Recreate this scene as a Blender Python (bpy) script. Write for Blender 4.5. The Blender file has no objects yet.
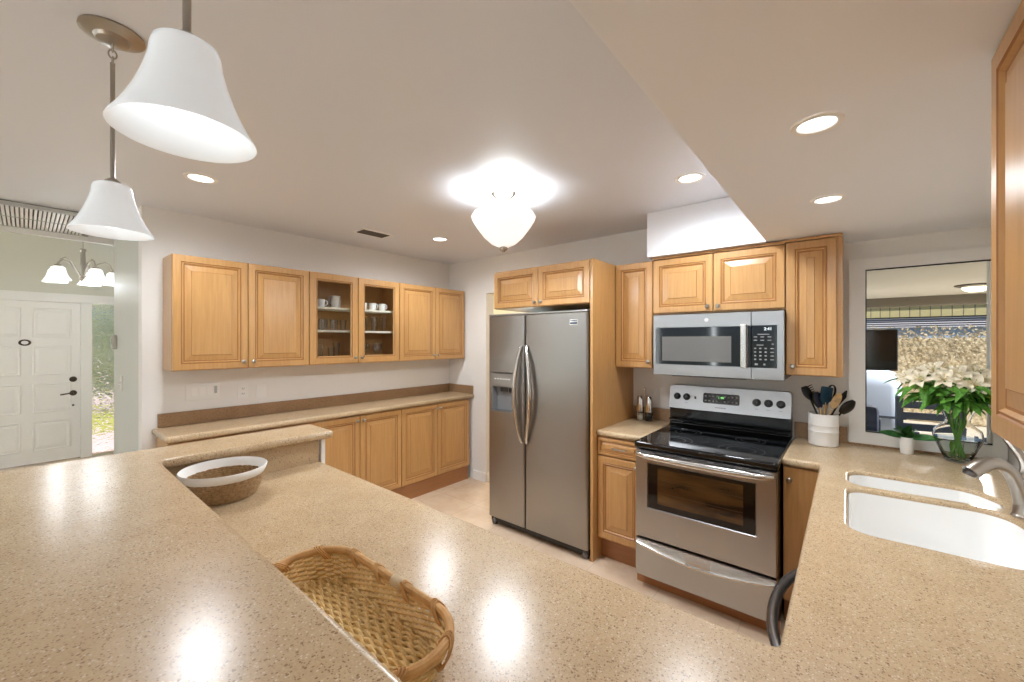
import bpy, bmesh, math, random
from mathutils import Vector, Matrix
R = math.radians
PI = math.pi
rnd = random.Random(7)
S = bpy.context.scene
COL = S.collection

# ------------------------------------------------------------------ camera, sky, sun, exposure
cd = bpy.data.cameras.new('camera'); cam = bpy.data.objects.new('camera', cd); COL.objects.link(cam)
cd.sensor_width = 36; cd.lens = 36*404.5/1024; cd.clip_start = 0.02; cd.clip_end = 200
cam.location = (0, 0, 1.54); cam.rotation_euler = (R(90), 0, R(39.7))
S.camera = cam
S.view_settings.view_transform = 'Standard'; S.view_settings.look = 'None'
S.cycles.transparent_max_bounces = 48; S.cycles.max_bounces = 14; S.cycles.diffuse_bounces = 6
S.view_settings.exposure = 0.28; S.view_settings.gamma = 1.0; S.view_settings.use_curve_mapping = False
w = bpy.data.worlds.new('world'); S.world = w; w.use_nodes = True
wn = w.node_tree; bg = wn.nodes['Background']
sky = wn.nodes.new('ShaderNodeTexSky'); sky.sky_type = 'HOSEK_WILKIE'; sky.turbidity = 3.0
sky.sun_direction = Vector((-0.3, -0.45, 0.84)).normalized(); sky.ground_albedo = 0.4
wn.links.new(sky.outputs[0], bg.inputs[0]); bg.inputs[1].default_value = 2.4
def light(name, kind, loc, energy, color=(.88, .94, 1), size=0.1, rot=(0, 0, 0), parent=None, **kw):
    l = bpy.data.lights.new(name, kind); l.energy = energy; l.color = color
    if kind == 'AREA':
        l.shape = kw.get('shape', 'DISK'); l.size = size
        if 'size_y' in kw: l.size_y = kw['size_y']
        if 'spread' in kw: l.spread = kw['spread']
    elif kind == 'SUN': l.angle = R(2)
    else: l.shadow_soft_size = size
    if kind == 'SPOT':
        l.spot_size = kw.get('spot', R(120)); l.spot_blend = 0.7
    o = bpy.data.objects.new(name, l); COL.objects.link(o); o.location = loc; o.rotation_euler = rot
    if parent: o.parent = parent
    return o
sun = light('sun', 'SUN', (-10, -10, 20), 4.0, (1, .96, .9))
sun.rotation_euler = Vector((0.3, 0.45, -0.84)).to_track_quat('-Z', 'Y').to_euler()
# daylight entering by the big glass doors of the living side behind the camera
light('garden_door_daylight', 'AREA', (-1.6, -3.50, 1.15), 370, (.86, .94, 1), 3.4, (R(90), 0, PI), shape='RECTANGLE', size_y=2.0)

light('entry_fill_light', 'AREA', (-6.3, -3.50, 1.5), 210, (.90, .97, 1), 1.7, (R(90), 0, PI), shape='RECTANGLE', size_y=1.6)  # added fill light that brightens the foyer, set at an unseen added window
# ------------------------------------------------------------------ materials
def srgb(r, g, b):
    f = lambda c: (c/255/12.92) if c/255 <= .04045 else ((c/255+.055)/1.055)**2.4
    return (f(r), f(g), f(b), 1)
def mat(name, col, rough=.5, metal=0, **kw):
    m = bpy.data.materials.new(name); m.use_nodes = True
    b = m.node_tree.nodes['Principled BSDF']
    b.inputs['Base Color'].default_value = col; b.inputs['Roughness'].default_value = rough
    b.inputs['Metallic'].default_value = metal
    if 'spec' in kw: b.inputs['Specular IOR Level'].default_value = kw['spec']
    if 'coat' in kw: b.inputs['Coat Weight'].default_value = kw['coat']; b.inputs['Coat Roughness'].default_value = kw.get('coat_rough', .1)
    if 'emit' in kw:
        b.inputs['Emission Color'].default_value = kw.get('ecol', (1, 1, 1, 1)); b.inputs['Emission Strength'].default_value = kw['emit']
    if 'trans' in kw: b.inputs['Transmission Weight'].default_value = kw['trans']
    if 'ior' in kw: b.inputs['IOR'].default_value = kw['ior']
    return m
def nodes(m): return m.node_tree.nodes, m.node_tree.links, m.node_tree.nodes['Principled BSDF']
def coords(m, scale=(1, 1, 1)):
    n, l, b = nodes(m)
    tc = n.new('ShaderNodeTexCoord'); mp = n.new('ShaderNodeMapping'); mp.inputs['Scale'].default_value = scale
    l.new(tc.outputs['Object'], mp.inputs[0]); return mp.outputs[0]
def ramp(m, fac, stops):
    n, l, b = nodes(m)
    r = n.new('ShaderNodeValToRGB'); r.color_ramp.elements.remove(r.color_ramp.elements[1])
    for i, (p, c) in enumerate(stops):
        e = r.color_ramp.elements[0] if i == 0 else r.color_ramp.elements.new(p)
        e.position = p; e.color = c
    l.new(fac, r.inputs[0]); return r.outputs[0]
def noise(m, vec, scale, detail=4, rough=.5):
    n, l, b = nodes(m)
    t = n.new('ShaderNodeTexNoise'); t.inputs['Scale'].default_value = scale; t.inputs['Detail'].default_value = detail
    t.inputs['Roughness'].default_value = rough; l.new(vec, t.inputs['Vector']); return t.outputs[0]
def mixc(m, fac, a, b2, mode='MIX'):
    n, l, b = nodes(m)
    x = n.new('ShaderNodeMix'); x.data_type = 'RGBA'; x.blend_type = mode
    if isinstance(fac, (int, float)): x.inputs[0].default_value = fac
    else: l.new(fac, x.inputs[0])
    for s, v in ((6, a), (7, b2)):
        if isinstance(v, tuple): x.inputs[s].default_value = v
        else: l.new(v, x.inputs[s])
    return x.outputs[2]
def bump(m, h, strength=.2, dist=.002):
    n, l, b = nodes(m)
    x = n.new('ShaderNodeBump'); x.inputs['Strength'].default_value = strength; x.inputs['Distance'].default_value = dist
    l.new(h, x.inputs['Height']); l.new(x.outputs[0], b.inputs['Normal'])
def wood(name, c1, c2, c3, vertical=True, rough=.32, coat=.25):
    m = mat(name, c2, rough, coat=coat, coat_rough=.24)
    v = coords(m, (22, 22, 1.4) if vertical else (1.4, 22, 22))
    col = ramp(m, noise(m, v, 3.0, 6, .6), [(.25, c1), (.5, c2), (.78, c3)])
    v2 = coords(m, (2.5, 2.5, .6) if vertical else (.6, 2.5, 2.5))
    col = mixc(m, .25, col, ramp(m, noise(m, v2, 1.5, 2), [(.3, c1), (.7, c3)]))
    n, l, b = nodes(m); l.new(col, b.inputs['Base Color']); return m
M = {}
M['wood'] = wood('maple_wood', srgb(172, 126, 74), srgb(187, 141, 86), srgb(200, 155, 99))
M['woodh'] = wood('maple_wood_horizontal', srgb(172, 126, 74), srgb(187, 141, 86), srgb(200, 155, 99), False)
M['glaze'] = mat('maple_glaze_groove', srgb(150, 98, 48), .45)
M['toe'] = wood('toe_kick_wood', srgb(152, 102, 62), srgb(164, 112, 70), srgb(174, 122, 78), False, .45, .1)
M['wall'] = mat('wall_paint', srgb(232, 229, 224), .6)
M['ceil'] = mat('ceiling_paint', srgb(222, 225, 232), .42)
M['drop'] = mat('dropped_ceiling_paint', srgb(233, 234, 238), .55)
M['white'] = mat('white_paint', srgb(238, 236, 232), .4)
M['fwall'] = mat('foyer_paint', srgb(214, 212, 200), .6)
M['plate'] = mat('white_plastic', srgb(236, 234, 230), .35)
M['dark'] = mat('dark_slot', srgb(30, 28, 27), .6)
M['black'] = mat('black_plastic', srgb(16, 15, 15), .3)
M['blackglass'] = mat('black_glass', srgb(9, 9, 10), .06, spec=.6)
M['enamel'] = mat('black_enamel', srgb(12, 12, 13), .16)
M['nickel'] = mat('brushed_nickel', srgb(172, 165, 156), .28, 1)
M['chrome'] = mat('chrome', srgb(215, 215, 215), .1, 1)
M['sink'] = mat('white_sink', srgb(246, 246, 244), .25)
M['ceramic'] = mat('white_ceramic', srgb(240, 238, 234), .3)
M['bluegrey'] = mat('grey_ceramic', srgb(112, 112, 116), .35)
def steel(name, c, rough, sc=(1, 1, 260)):
    m = mat(name, c, rough, 1); n, l, b = nodes(m)
    nz = noise(m, coords(m, sc), 2.0, 2)
    mr = n.new('ShaderNodeMapRange'); mr.inputs[3].default_value = rough-.06; mr.inputs[4].default_value = rough+.08
    l.new(nz, mr.inputs[0]); l.new(mr.outputs[0], b.inputs['Roughness'])
    b.inputs['Anisotropic'].default_value = .5
    return m
M['steel'] = steel('stainless_steel', srgb(172, 172, 173), .3)
M['fridge'] = steel('fridge_steel', srgb(156, 153, 149), .34, (260, 260, 1))
M['handle'] = mat('steel_handle', srgb(200, 197, 192), .22, 1)
M['darksteel'] = mat('dark_steel_handle', srgb(120, 120, 122), .28, 1)
# speckled quartz
def quartz(name, base, base2, dk, lt, rough=.24):
    m = mat(name, base, rough, spec=.4); n, l, b = nodes(m)
    v = coords(m)
    col = ramp(m, noise(m, v, 9, 3), [(.35, base), (.65, base2)])
    nz = noise(m, v, 240, 2); col = mixc(m, .5, col, ramp(m, nz, [(.3, tuple(x*.8 for x in base[:3])+(1,)), (.5, base), (.7, base2)]))
    def spots(scale, th, c, seedoff):
        nonlocal col
        mp = n.new('ShaderNodeMapping'); mp.inputs['Location'].default_value = seedoff; l.new(v, mp.inputs[0])
        vo = n.new('ShaderNodeTexVoronoi'); vo.inputs['Scale'].default_value = scale; l.new(mp.outputs[0], vo.inputs['Vector'])
        sp = n.new('ShaderNodeSeparateColor'); l.new(vo.outputs['Color'], sp.inputs[0])
        gt = n.new('ShaderNodeMath'); gt.operation = 'GREATER_THAN'; gt.inputs[1].default_value = th; l.new(sp.outputs[0], gt.inputs[0])
        nz2 = n.new('ShaderNodeMath'); nz2.operation = 'LESS_THAN'; nz2.inputs[1].default_value = .42; l.new(vo.outputs['Distance'], nz2.inputs[0])
        mu = n.new('ShaderNodeMath'); mu.operation = 'MULTIPLY'; l.new(gt.outputs[0], mu.inputs[0]); l.new(nz2.outputs[0], mu.inputs[1])
        mu2 = n.new('ShaderNodeMath'); mu2.operation = 'MULTIPLY'; mu2.inputs[1].default_value = .68; l.new(mu.outputs[0], mu2.inputs[0])
        col = mixc(m, mu2.outputs[0], col, c)
    spots(230, .87, dk, (3, 1, 2)); spots(300, .86, dk, (0, 7, 4)); spots(220, .86, lt, (5, 5, 1)); spots(150, .945, dk, (9, 2, 6))
    l.new(col, b.inputs['Base Color']); return m
M['quartz'] = quartz('speckled_quartz', srgb(190, 164, 129), srgb(203, 179, 145), srgb(120, 90, 60), srgb(222, 206, 182))
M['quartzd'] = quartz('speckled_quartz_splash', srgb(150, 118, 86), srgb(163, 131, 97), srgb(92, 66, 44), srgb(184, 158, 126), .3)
# floor tile
def tile():
    m = mat('floor_tile', srgb(214, 190, 164), .22); n, l, b = nodes(m)
    v = coords(m)
    br = n.new('ShaderNodeTexBrick'); br.offset = 0; br.inputs['Scale'].default_value = 1; br.inputs['Brick Width'].default_value = .45
    br.inputs['Row Height'].default_value = .45; br.inputs['Mortar Size'].default_value = .004
    br.inputs['Color1'].default_value = srgb(216, 194, 168); br.inputs['Color2'].default_value = srgb(210, 184, 158); br.inputs['Mortar'].default_value = srgb(182, 160, 138)
    l.new(v, br.inputs['Vector'])
    col = mixc(m, .45, br.outputs[0], ramp(m, noise(m, v, 5, 6, .65), [(.3, srgb(186, 156, 128)), (.55, srgb(216, 194, 168)), (.75, srgb(232, 216, 196))]))
    l.new(col, b.inputs['Base Color']); return m
M['tile'] = tile()
def thinglass(name, tint, k=1.0, rough=.02, ior=1.35):
    m = bpy.data.materials.new(name); m.use_nodes = True; n = m.node_tree.nodes; l = m.node_tree.links; n.clear()
    o = n.new('ShaderNodeOutputMaterial'); t = n.new('ShaderNodeBsdfTransparent'); g = n.new('ShaderNodeBsdfGlossy')
    t.inputs[0].default_value = tint; g.inputs['Roughness'].default_value = rough
    lw = n.new('ShaderNodeFresnel'); lw.inputs[0].default_value = ior
    mu = n.new('ShaderNodeMath'); mu.operation = 'MULTIPLY'; mu.inputs[1].default_value = k; l.new(lw.outputs[0], mu.inputs[0])
    mx = n.new('ShaderNodeMixShader'); l.new(mu.outputs[0], mx.inputs[0]); l.new(t.outputs[0], mx.inputs[1]); l.new(g.outputs[0], mx.inputs[2])
    l.new(mx.outputs[0], o.inputs[0]); return m
M['pane'] = thinglass('window_glass', (.97, .98, .98, 1), ior=1.25)
M['cabglass'] = thinglass('cabinet_glass', (.95, .96, .96, 1), ior=1.2)
M['tumbler'] = thinglass('drinking_glass', (.985, .99, .99, 1), k=.45, rough=.12, ior=1.7)
M['vaseglass'] = mat('vase_glass', (1, 1, 1, 1), 0, trans=1.0, ior=1.2)
M['water'] = thinglass('water', (.93, .97, .97, 1), ior=1.2)
M['obscure'] = mat('textured_glass', (1, 1, 1, 1), .12, trans=1.0, ior=1.3)
def _ob():
    m = M['obscure']; n, l, b = nodes(m)
    vo = n.new('ShaderNodeTexVoronoi'); vo.inputs['Scale'].default_value = 34; l.new(coords(m), vo.inputs['Vector'])
    bump(m, vo.outputs['Distance'], 1.0, .012)
_ob()
M['shade'] = mat('white_opal_glass', srgb(238, 241, 243), .25, emit=.24, ecol=(.84, .93, 1, 1))
M['shade2'] = mat('lit_opal_bowl', srgb(240, 240, 238), .25, emit=.55, ecol=(1, .98, .95, 1))
M['bulb'] = mat('lit_bulb', (1, 1, 1, 1), .3, emit=1.2)
M['lens'] = mat('lit_downlight_lens', (1, 1, 1, 1), .3, emit=3)
M['grass_white'] = mat('white_fabric_band', srgb(240, 239, 236), .7)
M['seagrass'] = None
def fibre(name, a, b2, c, sc=60):
    m = mat(name, b2, .65); n, l, b = nodes(m)
    l.new(ramp(m, noise(m, coords(m), sc, 4, .7), [(.3, a), (.5, b2), (.72, c)]), b.inputs['Base Color']); return m
M['seagrass'] = fibre('seagrass', srgb(126, 96, 62), srgb(160, 128, 88), srgb(190, 160, 118), 90)
M['cane'] = fibre('cane', srgb(178, 132, 74), srgb(200, 152, 92), srgb(214, 170, 112), 30)
M['wicker'] = fibre('wicker', srgb(206, 168, 106), srgb(228, 196, 134), srgb(240, 214, 162), 40)
M['binding'] = mat('pale_binding', srgb(226, 208, 176), .6)
M['leaf'] = fibre('leaf', srgb(44, 92, 24), srgb(84, 142, 44), srgb(128, 178, 70), 25)
M['leaf2'] = fibre('dark_leaf', srgb(30, 74, 30), srgb(46, 100, 42), srgb(80, 134, 60), 35)
M['stem'] = mat('green_stem', srgb(92, 148, 58), .5)
M['petal'] = mat('cream_petal', srgb(238, 229, 205), .55)
M['stamen'] = mat('stamen', srgb(206, 188, 130), .6)
M['soil'] = mat('soil', srgb(56, 42, 32), .9)
M['navy'] = mat('navy_silicone', srgb(22, 28, 52), .4)
M['teal'] = mat('teal_silicone', srgb(24, 62, 84), .35)
M['olive'] = mat('olive_silicone', srgb(84, 82, 40), .45)
M['beech'] = fibre('beech', srgb(190, 156, 110), srgb(208, 176, 130), srgb(222, 194, 150), 20)
M['salt'] = mat('salt_fill', srgb(232, 224, 208), .7)
M['pepper'] = mat('pepper_fill', srgb(44, 40, 38), .7)
M['clear'] = thinglass('clear_acrylic', (.93, .94, .94, 1), ior=1.3)
M['bronze'] = mat('dark_bronze', srgb(78, 70, 60), .35, 1)
M['led_g'] = mat('green_display', srgb(30, 60, 30), .4, emit=1.2, ecol=(.35, 1, .3, 1))
M['led_w'] = mat('white_display', srgb(90, 90, 90), .4, emit=1.5, ecol=(.85, .95, 1, 1))
M['legend'] = mat('grey_legend', srgb(150, 150, 150), .5)
M['oven'] = mat('oven_glass', srgb(46, 30, 16), .08, spec=.7)
def _ov():
    m = M['oven']; n, l, b = nodes(m)
    l.new(ramp(m, noise(m, coords(m, (1, 1, 5)), 3, 3), [(.35, srgb(38, 26, 14)), (.6, srgb(84, 58, 28)), (.8, srgb(104, 78, 36))]), b.inputs['Base Color'])
_ov()
M['mesh'] = mat('microwave_screen', srgb(104, 102, 99), .2)
M['porch'] = mat('porch_ceiling_paint', srgb(206, 198, 182), .7)
M['beam'] = mat('taupe_beam', srgb(122, 112, 96), .7)
M['concrete'] = fibre('patio_concrete', srgb(190, 180, 165), srgb(205, 195, 178), srgb(216, 206, 190), 8)
M['fascia'] = mat('yellow_fascia', srgb(196, 182, 132), .7)
M['slat'] = mat('white_slat', srgb(226, 220, 226), .6)
M['paleblue'] = mat('pale_blue_wall', srgb(184, 200, 218), .7)
M['hedge'] = fibre('dry_hedge', srgb(120, 104, 78), srgb(192, 174, 140), srgb(226, 214, 188), 26)
M['navyf'] = mat('navy_cushion', srgb(40, 50, 74), .8)
M['greyf'] = mat('pale_blue_cushion', srgb(150, 160, 178), .7)
M['slate'] = mat('slate_frame', srgb(62, 70, 84), .5)
M['tv'] = mat('tv_screen', srgb(18, 16, 16), .12)
M['lawn'] = fibre('lawn', srgb(160, 166, 50), srgb(188, 190, 62), srgb(208, 206, 90), 6)
M['path'] = mat('pink_paving', srgb(232, 208, 206), .8)
M['bush'] = fibre('bush', srgb(176, 190, 140), srgb(212, 218, 186), srgb(240, 230, 232), 3)
M['salmon'] = mat('salmon_eave', srgb(228, 160, 132), .8)
M['darkwood'] = wood('dark_floor', srgb(110, 78, 58), srgb(126, 90, 68), srgb(140, 104, 80), False, .4)
M['tealpic'] = mat('teal_picture', srgb(58, 112, 136), .4)
M['cream'] = mat('cream_paint', srgb(240, 234, 214), .6)

# ------------------------------------------------------------------ mesh helpers
class MB:
    def __init__(s): s.bm = bmesh.new(); s.mi = 0
    def _f(s, vs):
        try: f = s.bm.faces.new(vs)
        except ValueError: return
        f.material_index = s.mi; return f
    def box(s, a, b, bev=0, mi=None):
        x0, y0, z0 = a; x1, y1, z1 = b
        v = [s.bm.verts.new(p) for p in ((x0,y0,z0),(x1,y0,z0),(x1,y1,z0),(x0,y1,z0),(x0,y0,z1),(x1,y0,z1),(x1,y1,z1),(x0,y1,z1))]
        fs = [s.bm.faces.new([v[i] for i in q]) for q in ((3,2,1,0),(4,5,6,7),(0,1,5,4),(1,2,6,5),(2,3,7,6),(3,0,4,7))]
        for f in fs: f.material_index = s.mi if mi is None else mi
        if bev:
            es = list({e for f in fs for e in f.edges})
            r = bmesh.ops.bevel(s.bm, geom=es, offset=bev, segments=2, affect='EDGES', profile=.5)
        return s
    def rings(s, rs, cap0=True, cap1=True, closed=True, mis=None):
        vs = [[s.bm.verts.new(p) for p in r] for r in rs]
        n = len(rs[0])
        for k in range(len(vs)-1):
            for i in range(n if closed else n-1):
                f = s._f((vs[k][i], vs[k][(i+1)%n], vs[k+1][(i+1)%n], vs[k+1][i]))
                if f and mis: f.material_index = mis[k]
        if cap0: s._f(vs[0][::-1])
        if cap1: s._f(vs[-1])
        return s
    def lathe(s, prof, n=32, mat4=None, cap0=False, cap1=False, mis=None, lobe=None):
        rs = []
        for k, (r, z) in enumerate(prof):
            ring = []
            for i in range(n):
                a = 2*PI*i/n
                rr = r*(lobe(a, k) if lobe else 1)
                p = Vector((rr*math.cos(a), rr*math.sin(a), z))
                ring.append(mat4 @ p if mat4 else p)
            rs.append(ring)
        return s.rings(rs, cap0, cap1, mis=mis)
    def tube(s, path, r, n=8, caps=True, closed=False, flat=1.0):
        P = [Vector(p) for p in path]; m = len(P)
        rr = r if isinstance(r, (list, tuple)) else [r]*m
        T = []
        for i in range(m):
            a = P[i-1] if (i > 0 or closed) else P[i]; b = P[(i+1) % m] if (i < m-1 or closed) else P[i]
            T.append((b-a).normalized())
        up = Vector((0, 0, 1)) if abs(T[0].z) < .9 else Vector((1, 0, 0))
        nrm = (up - T[0]*up.dot(T[0])).normalized(); rs = []
        for i in range(m):
            nrm = (nrm - T[i]*nrm.dot(T[i])).normalized(); bi = T[i].cross(nrm)
            rs.append([P[i] + (nrm*math.cos(2*PI*k/n)*flat + bi*math.sin(2*PI*k/n))*rr[i] for k in range(n)])
        if closed: rs.append(rs[0]); caps = False
        s.rings(rs, caps, caps)
        return s
    def slab(s, loops, z0, z1, r, seg=4):
        """loops: outer CCW then holes CW (material on the left), rounded top and bottom edge"""
        def off(lp, d):
            n = len(lp); out = []
            for i in range(n):
                a, b, c = Vector(lp[i-1]), Vector(lp[i]), Vector(lp[(i+1) % n])
                n1 = Vector((-(b-a).y, (b-a).x)).normalized(); n2 = Vector((-(c-b).y, (c-b).x)).normalized()
                q = n1+n2; out.append(b + q*(d/max(.2, 1+n1.dot(n2))))
            return out
        prof = [(r*(1-math.sin(k/seg*PI/2)), z1-r+r*math.cos(k/seg*PI/2)) for k in range(seg+1)]
        prof += [(r*(1-math.cos(k/seg*PI/2)), z0+r-r*math.sin(k/seg*PI/2)) for k in range(seg+1)]
        top, bot = [], []
        for lp in loops:
            rs = [[s.bm.verts.new((p.x, p.y, z)) for p in off(lp, d)] for d, z in prof]
            n = len(lp)
            for k in range(len(rs)-1):
                for i in range(n): f = s._f((rs[k][i], rs[k][(i+1) % n], rs[k+1][(i+1) % n], rs[k+1][i])); f.smooth = True
            for ring, acc in ((rs[0], top), (rs[-1], bot)):
                acc += [s.bm.edges.get((ring[i], ring[(i+1) % n])) for i in range(n)]
        for acc in (top, bot):
            res = bmesh.ops.triangle_fill(s.bm, edges=acc, use_beauty=True, use_dissolve=False)
            for f in res['geom']:
                if isinstance(f, bmesh.types.BMFace): f.material_index = s.mi
        return s
    def build(s, name, m, parent=None, loc=None, smooth=True, angle=35, recalc=True):
        if recalc: bmesh.ops.recalc_face_normals(s.bm, faces=s.bm.faces[:])
        me = bpy.data.meshes.new(name); s.bm.to_mesh(me); s.bm.free()
        for x in (m if isinstance(m, (list, tuple)) else [m]): me.materials.append(x)
        if smooth:
            me.polygons.foreach_set('use_smooth', [True]*len(me.polygons))
            me.set_sharp_from_angle(angle=R(angle))
        o = bpy.data.objects.new(name, me); COL.objects.link(o)
        if parent: o.parent = parent
        if loc: o.location = loc
        return o
def tag(o, label=None, cat=None, group=None, kind=None):
    for k, v in (('label', label), ('category', cat), ('group', group), ('kind', kind)):
        if v: o[k] = v
    return o
def thing(name, label, cat, loc=(0, 0, 0), rz=0, group=None):
    o = bpy.data.objects.new(name, None); o.empty_display_size = .05; COL.objects.link(o)
    o.location = loc; o.rotation_euler = (0, 0, rz)
    return tag(o, label, cat, group)
def copy_tree(o, parent=None):
    c = o.copy(); COL.objects.link(c)
    if parent: c.parent = parent
    for ch in list(o.children): copy_tree(ch, c)
    return c
def struct(name, mb, m, **kw):
    o = mb.build(name, m, **kw); o['kind'] = 'structure'; return o
def sbox(name, a, b, m, parent=None):
    o = MB().box(a, b).build(name, m, parent, smooth=False)
    if not parent: o['kind'] = 'structure'
    return o
def rpoly(pts, rad, n=6):
    """rounded polygon; rad one number or a list"""
    out = []; N = len(pts)
    for i in range(N):
        a, b, c = Vector(pts[i-1]), Vector(pts[i]), Vector(pts[(i+1) % N])
        r = rad[i] if isinstance(rad, (list, tuple)) else rad
        if r <= 0: out.append((b.x, b.y)); continue
        d1 = (a-b).normalized(); d2 = (c-b).normalized()
        ang = d1.angle(d2); t = r/math.tan(ang/2)
        cen = b + (d1+d2).normalized()*(r/math.sin(ang/2))
        p1 = b+d1*t; p2 = b+d2*t
        a1 = math.atan2(p1.y-cen.y, p1.x-cen.x); a2 = math.atan2(p2.y-cen.y, p2.x-cen.x)
        da = (a2-a1+PI) % (2*PI)-PI
        for k in range(n+1): out.append((cen.x+r*math.cos(a1+da*k/n), cen.y+r*math.sin(a1+da*k/n)))
    return out
def bez(p0, p1, p2, p3, n=12):
    a, b, c, d = map(Vector, (p0, p1, p2, p3)); out = []
    for i in range(n+1):
        t = i/n; out.append(a*(1-t)**3+b*3*t*(1-t)**2+c*3*t*t*(1-t)+d*t**3)
    return out
RX = lambda a: Matrix.Rotation(a, 4, 'X')
RY = lambda a: Matrix.Rotation(a, 4, 'Y')
RZ = lambda a: Matrix.Rotation(a, 4, 'Z')
TR = lambda *p: Matrix.Translation(p)
def text_mesh(name, txt, size, m, parent, mat4, ext=.0004):
    c = bpy.data.curves.new(name, 'FONT'); c.body = txt; c.size = size; c.align_x = 'CENTER'; c.align_y = 'CENTER'; c.extrude = ext
    t = bpy.data.objects.new(name, c); COL.objects.link(t)
    dg = bpy.context.evaluated_depsgraph_get(); dg.update()
    me = bpy.data.meshes.new_from_object(t.evaluated_get(dg))
    bpy.data.objects.remove(t); bpy.data.curves.remove(c)
    me.materials.clear(); me.materials.append(m); me.transform(mat4)
    o = bpy.data.objects.new(name, me); COL.objects.link(o); o.parent = parent
    return o

# ------------------------------------------------------------------ the setting
XL, XR, YB, ZC, ZD = -3.64, .63, 3.22, 2.45, 2.14
YS = -3.6; XF = -7.8; XH = -4.95
sbox('floor', (XF-.2, YS-.2, -.12), (XR+.15, YB+.15, 0), M['tile'])
mb = MB(); mb.box((XH, YS, ZC), (XR+.12, YB+.12, ZC+.1)); struct('ceiling', mb, M['ceil'], smooth=False)
mb = MB(); mb.box((-.378, -1.6, ZD), (XR, YB, ZC-.002)); mb.box((-1.10, 2.83, 2.135), (-.378, YB, ZC-.002))
struct('ceiling_dropped', mb, M['drop'], smooth=False)
sbox('ceiling_foyer', (XF-.12, YS, 2.95), (XH+.1, .62, 3.05), M['fwall'])
sbox('wall_header', (XH-.03, YS, 2.38), (XH-.001, .498, 2.95), M['white'])
mb = MB(); mb.box((XL-.12, .5, 0), (XL, YB, ZC)); struct('wall_left', mb, M['wall'], smooth=False)
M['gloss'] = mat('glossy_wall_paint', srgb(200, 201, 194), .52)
sbox('wall_foyer', (XF+.001, .5+.4, 0), (XH-.001, 1.02, 2.95), M['fwall'])
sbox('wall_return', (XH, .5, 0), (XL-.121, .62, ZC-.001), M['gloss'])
sbox('wall_passage', (XH, .621, 0), (XH+.12, 1.02, 2.95), M['fwall'])
# back wall with doorway (x -3.04..-2.30) and window (x .0+ .. XR)
WX0, WX1, WZ0, WZ1 = .05, XR-.03, .965, 1.995
DX0, DX1, DZ = -3.04, -2.2, 2.06
mb = MB(); y0, y1 = YB, YB+.12
mb.box((XL-.12, y0, 0), (DX0, y1, ZC)); mb.box((DX0, y0, DZ), (DX1, y1, ZC)); mb.box((DX1, y0, 0), (WX0, y1, ZC))
mb.box((WX0, y0, 0), (WX1, y1, WZ0)); mb.box((WX0, y0, WZ1), (WX1, y1, ZC)); mb.box((WX1, y0, 0), (XR+.12, y1, ZC))
struct('wall_back', mb, M['wall'], smooth=False)
sbox('wall_right', (XR, YS, 0), (XR+.12, YB-.001, ZC), M['wall'])
# living-side wall behind the camera with wide glass doors
mb = MB(); mb.box((XF-.12, YS-.12, 0), (-7.2, YS, 2.95)); mb.box((-5.4, YS-.12, 0), (-3.4, YS, 2.95)); mb.box((-7.2, YS-.12, 0), (-5.4, YS, .65)); mb.box((-7.2, YS-.12, 2.35), (-5.4, YS, 2.95)); mb.box((.2, YS-.12, 0), (XR+.12, YS, ZC)); mb.box((-3.4, YS-.12, 2.2), (.2, YS, ZC)); 
mb.box((-3.4, YS-.12, ZC), (XR, YS, 2.5))
struct('wall_front', mb, M['wall'], smooth=False)
mb = MB()
for x in (-3.4, -2.2, -1.0, .14): mb.box((x, YS-.1, 0), (x+.06, YS-.04, 2.2))
mb.box((-3.4, YS-.1, 2.14), (.2, YS-.04, 2.2)); mb.box((-3.4, YS-.1, 0), (.2, YS-.04, .05))
struct('window_2', mb, M['white'], smooth=False)
mb = MB()
for x in (-7.2, -6.33, -5.46): mb.box((x, YS-.1, .65), (x+.06, YS-.04, 2.35))
mb.box((-7.14, YS-.1, .65), (-5.46, YS-.04, .71)); mb.box((-7.14, YS-.1, 2.29), (-5.46, YS-.04, 2.35))
struct('added_entry_window', mb, M['white'], smooth=False)  # unseen window and wall opening, added to go with the foyer fill light
# west wall of the foyer with the front door and the sidelight opening
mb = MB()
mb.box((XF-.12, YS, 0), (XF, -.50, 2.95)); mb.box((XF-.12, -.50, 2.05), (XF, 1.02, 2.95)); mb.box((XF-.12, .93, 0), (XF, 1.02, 2.05))
struct('wall_foyer_door', mb, M['fwall'], smooth=False)
mb = MB()
for a, b in (((.47, 0), (.575, 2.05)), ((-.50, 0), (-.455, 2.05)), ((.90, 0), (.929, 2.05))): mb.box((XF-.1, a[0], a[1]), (XF+.02, b[0], b[1]))
mb.box((XF-.1, -.455, 2.04), (XF+.02, .93, 2.05)); mb.box((XF, -.58, 2.05), (XF+.025, .99, 2.15)); mb.box((XF, -.58, 0), (XF+.025, -.5, 2.05))
struct('trim_1', mb, M['white'], smooth=False)
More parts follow.
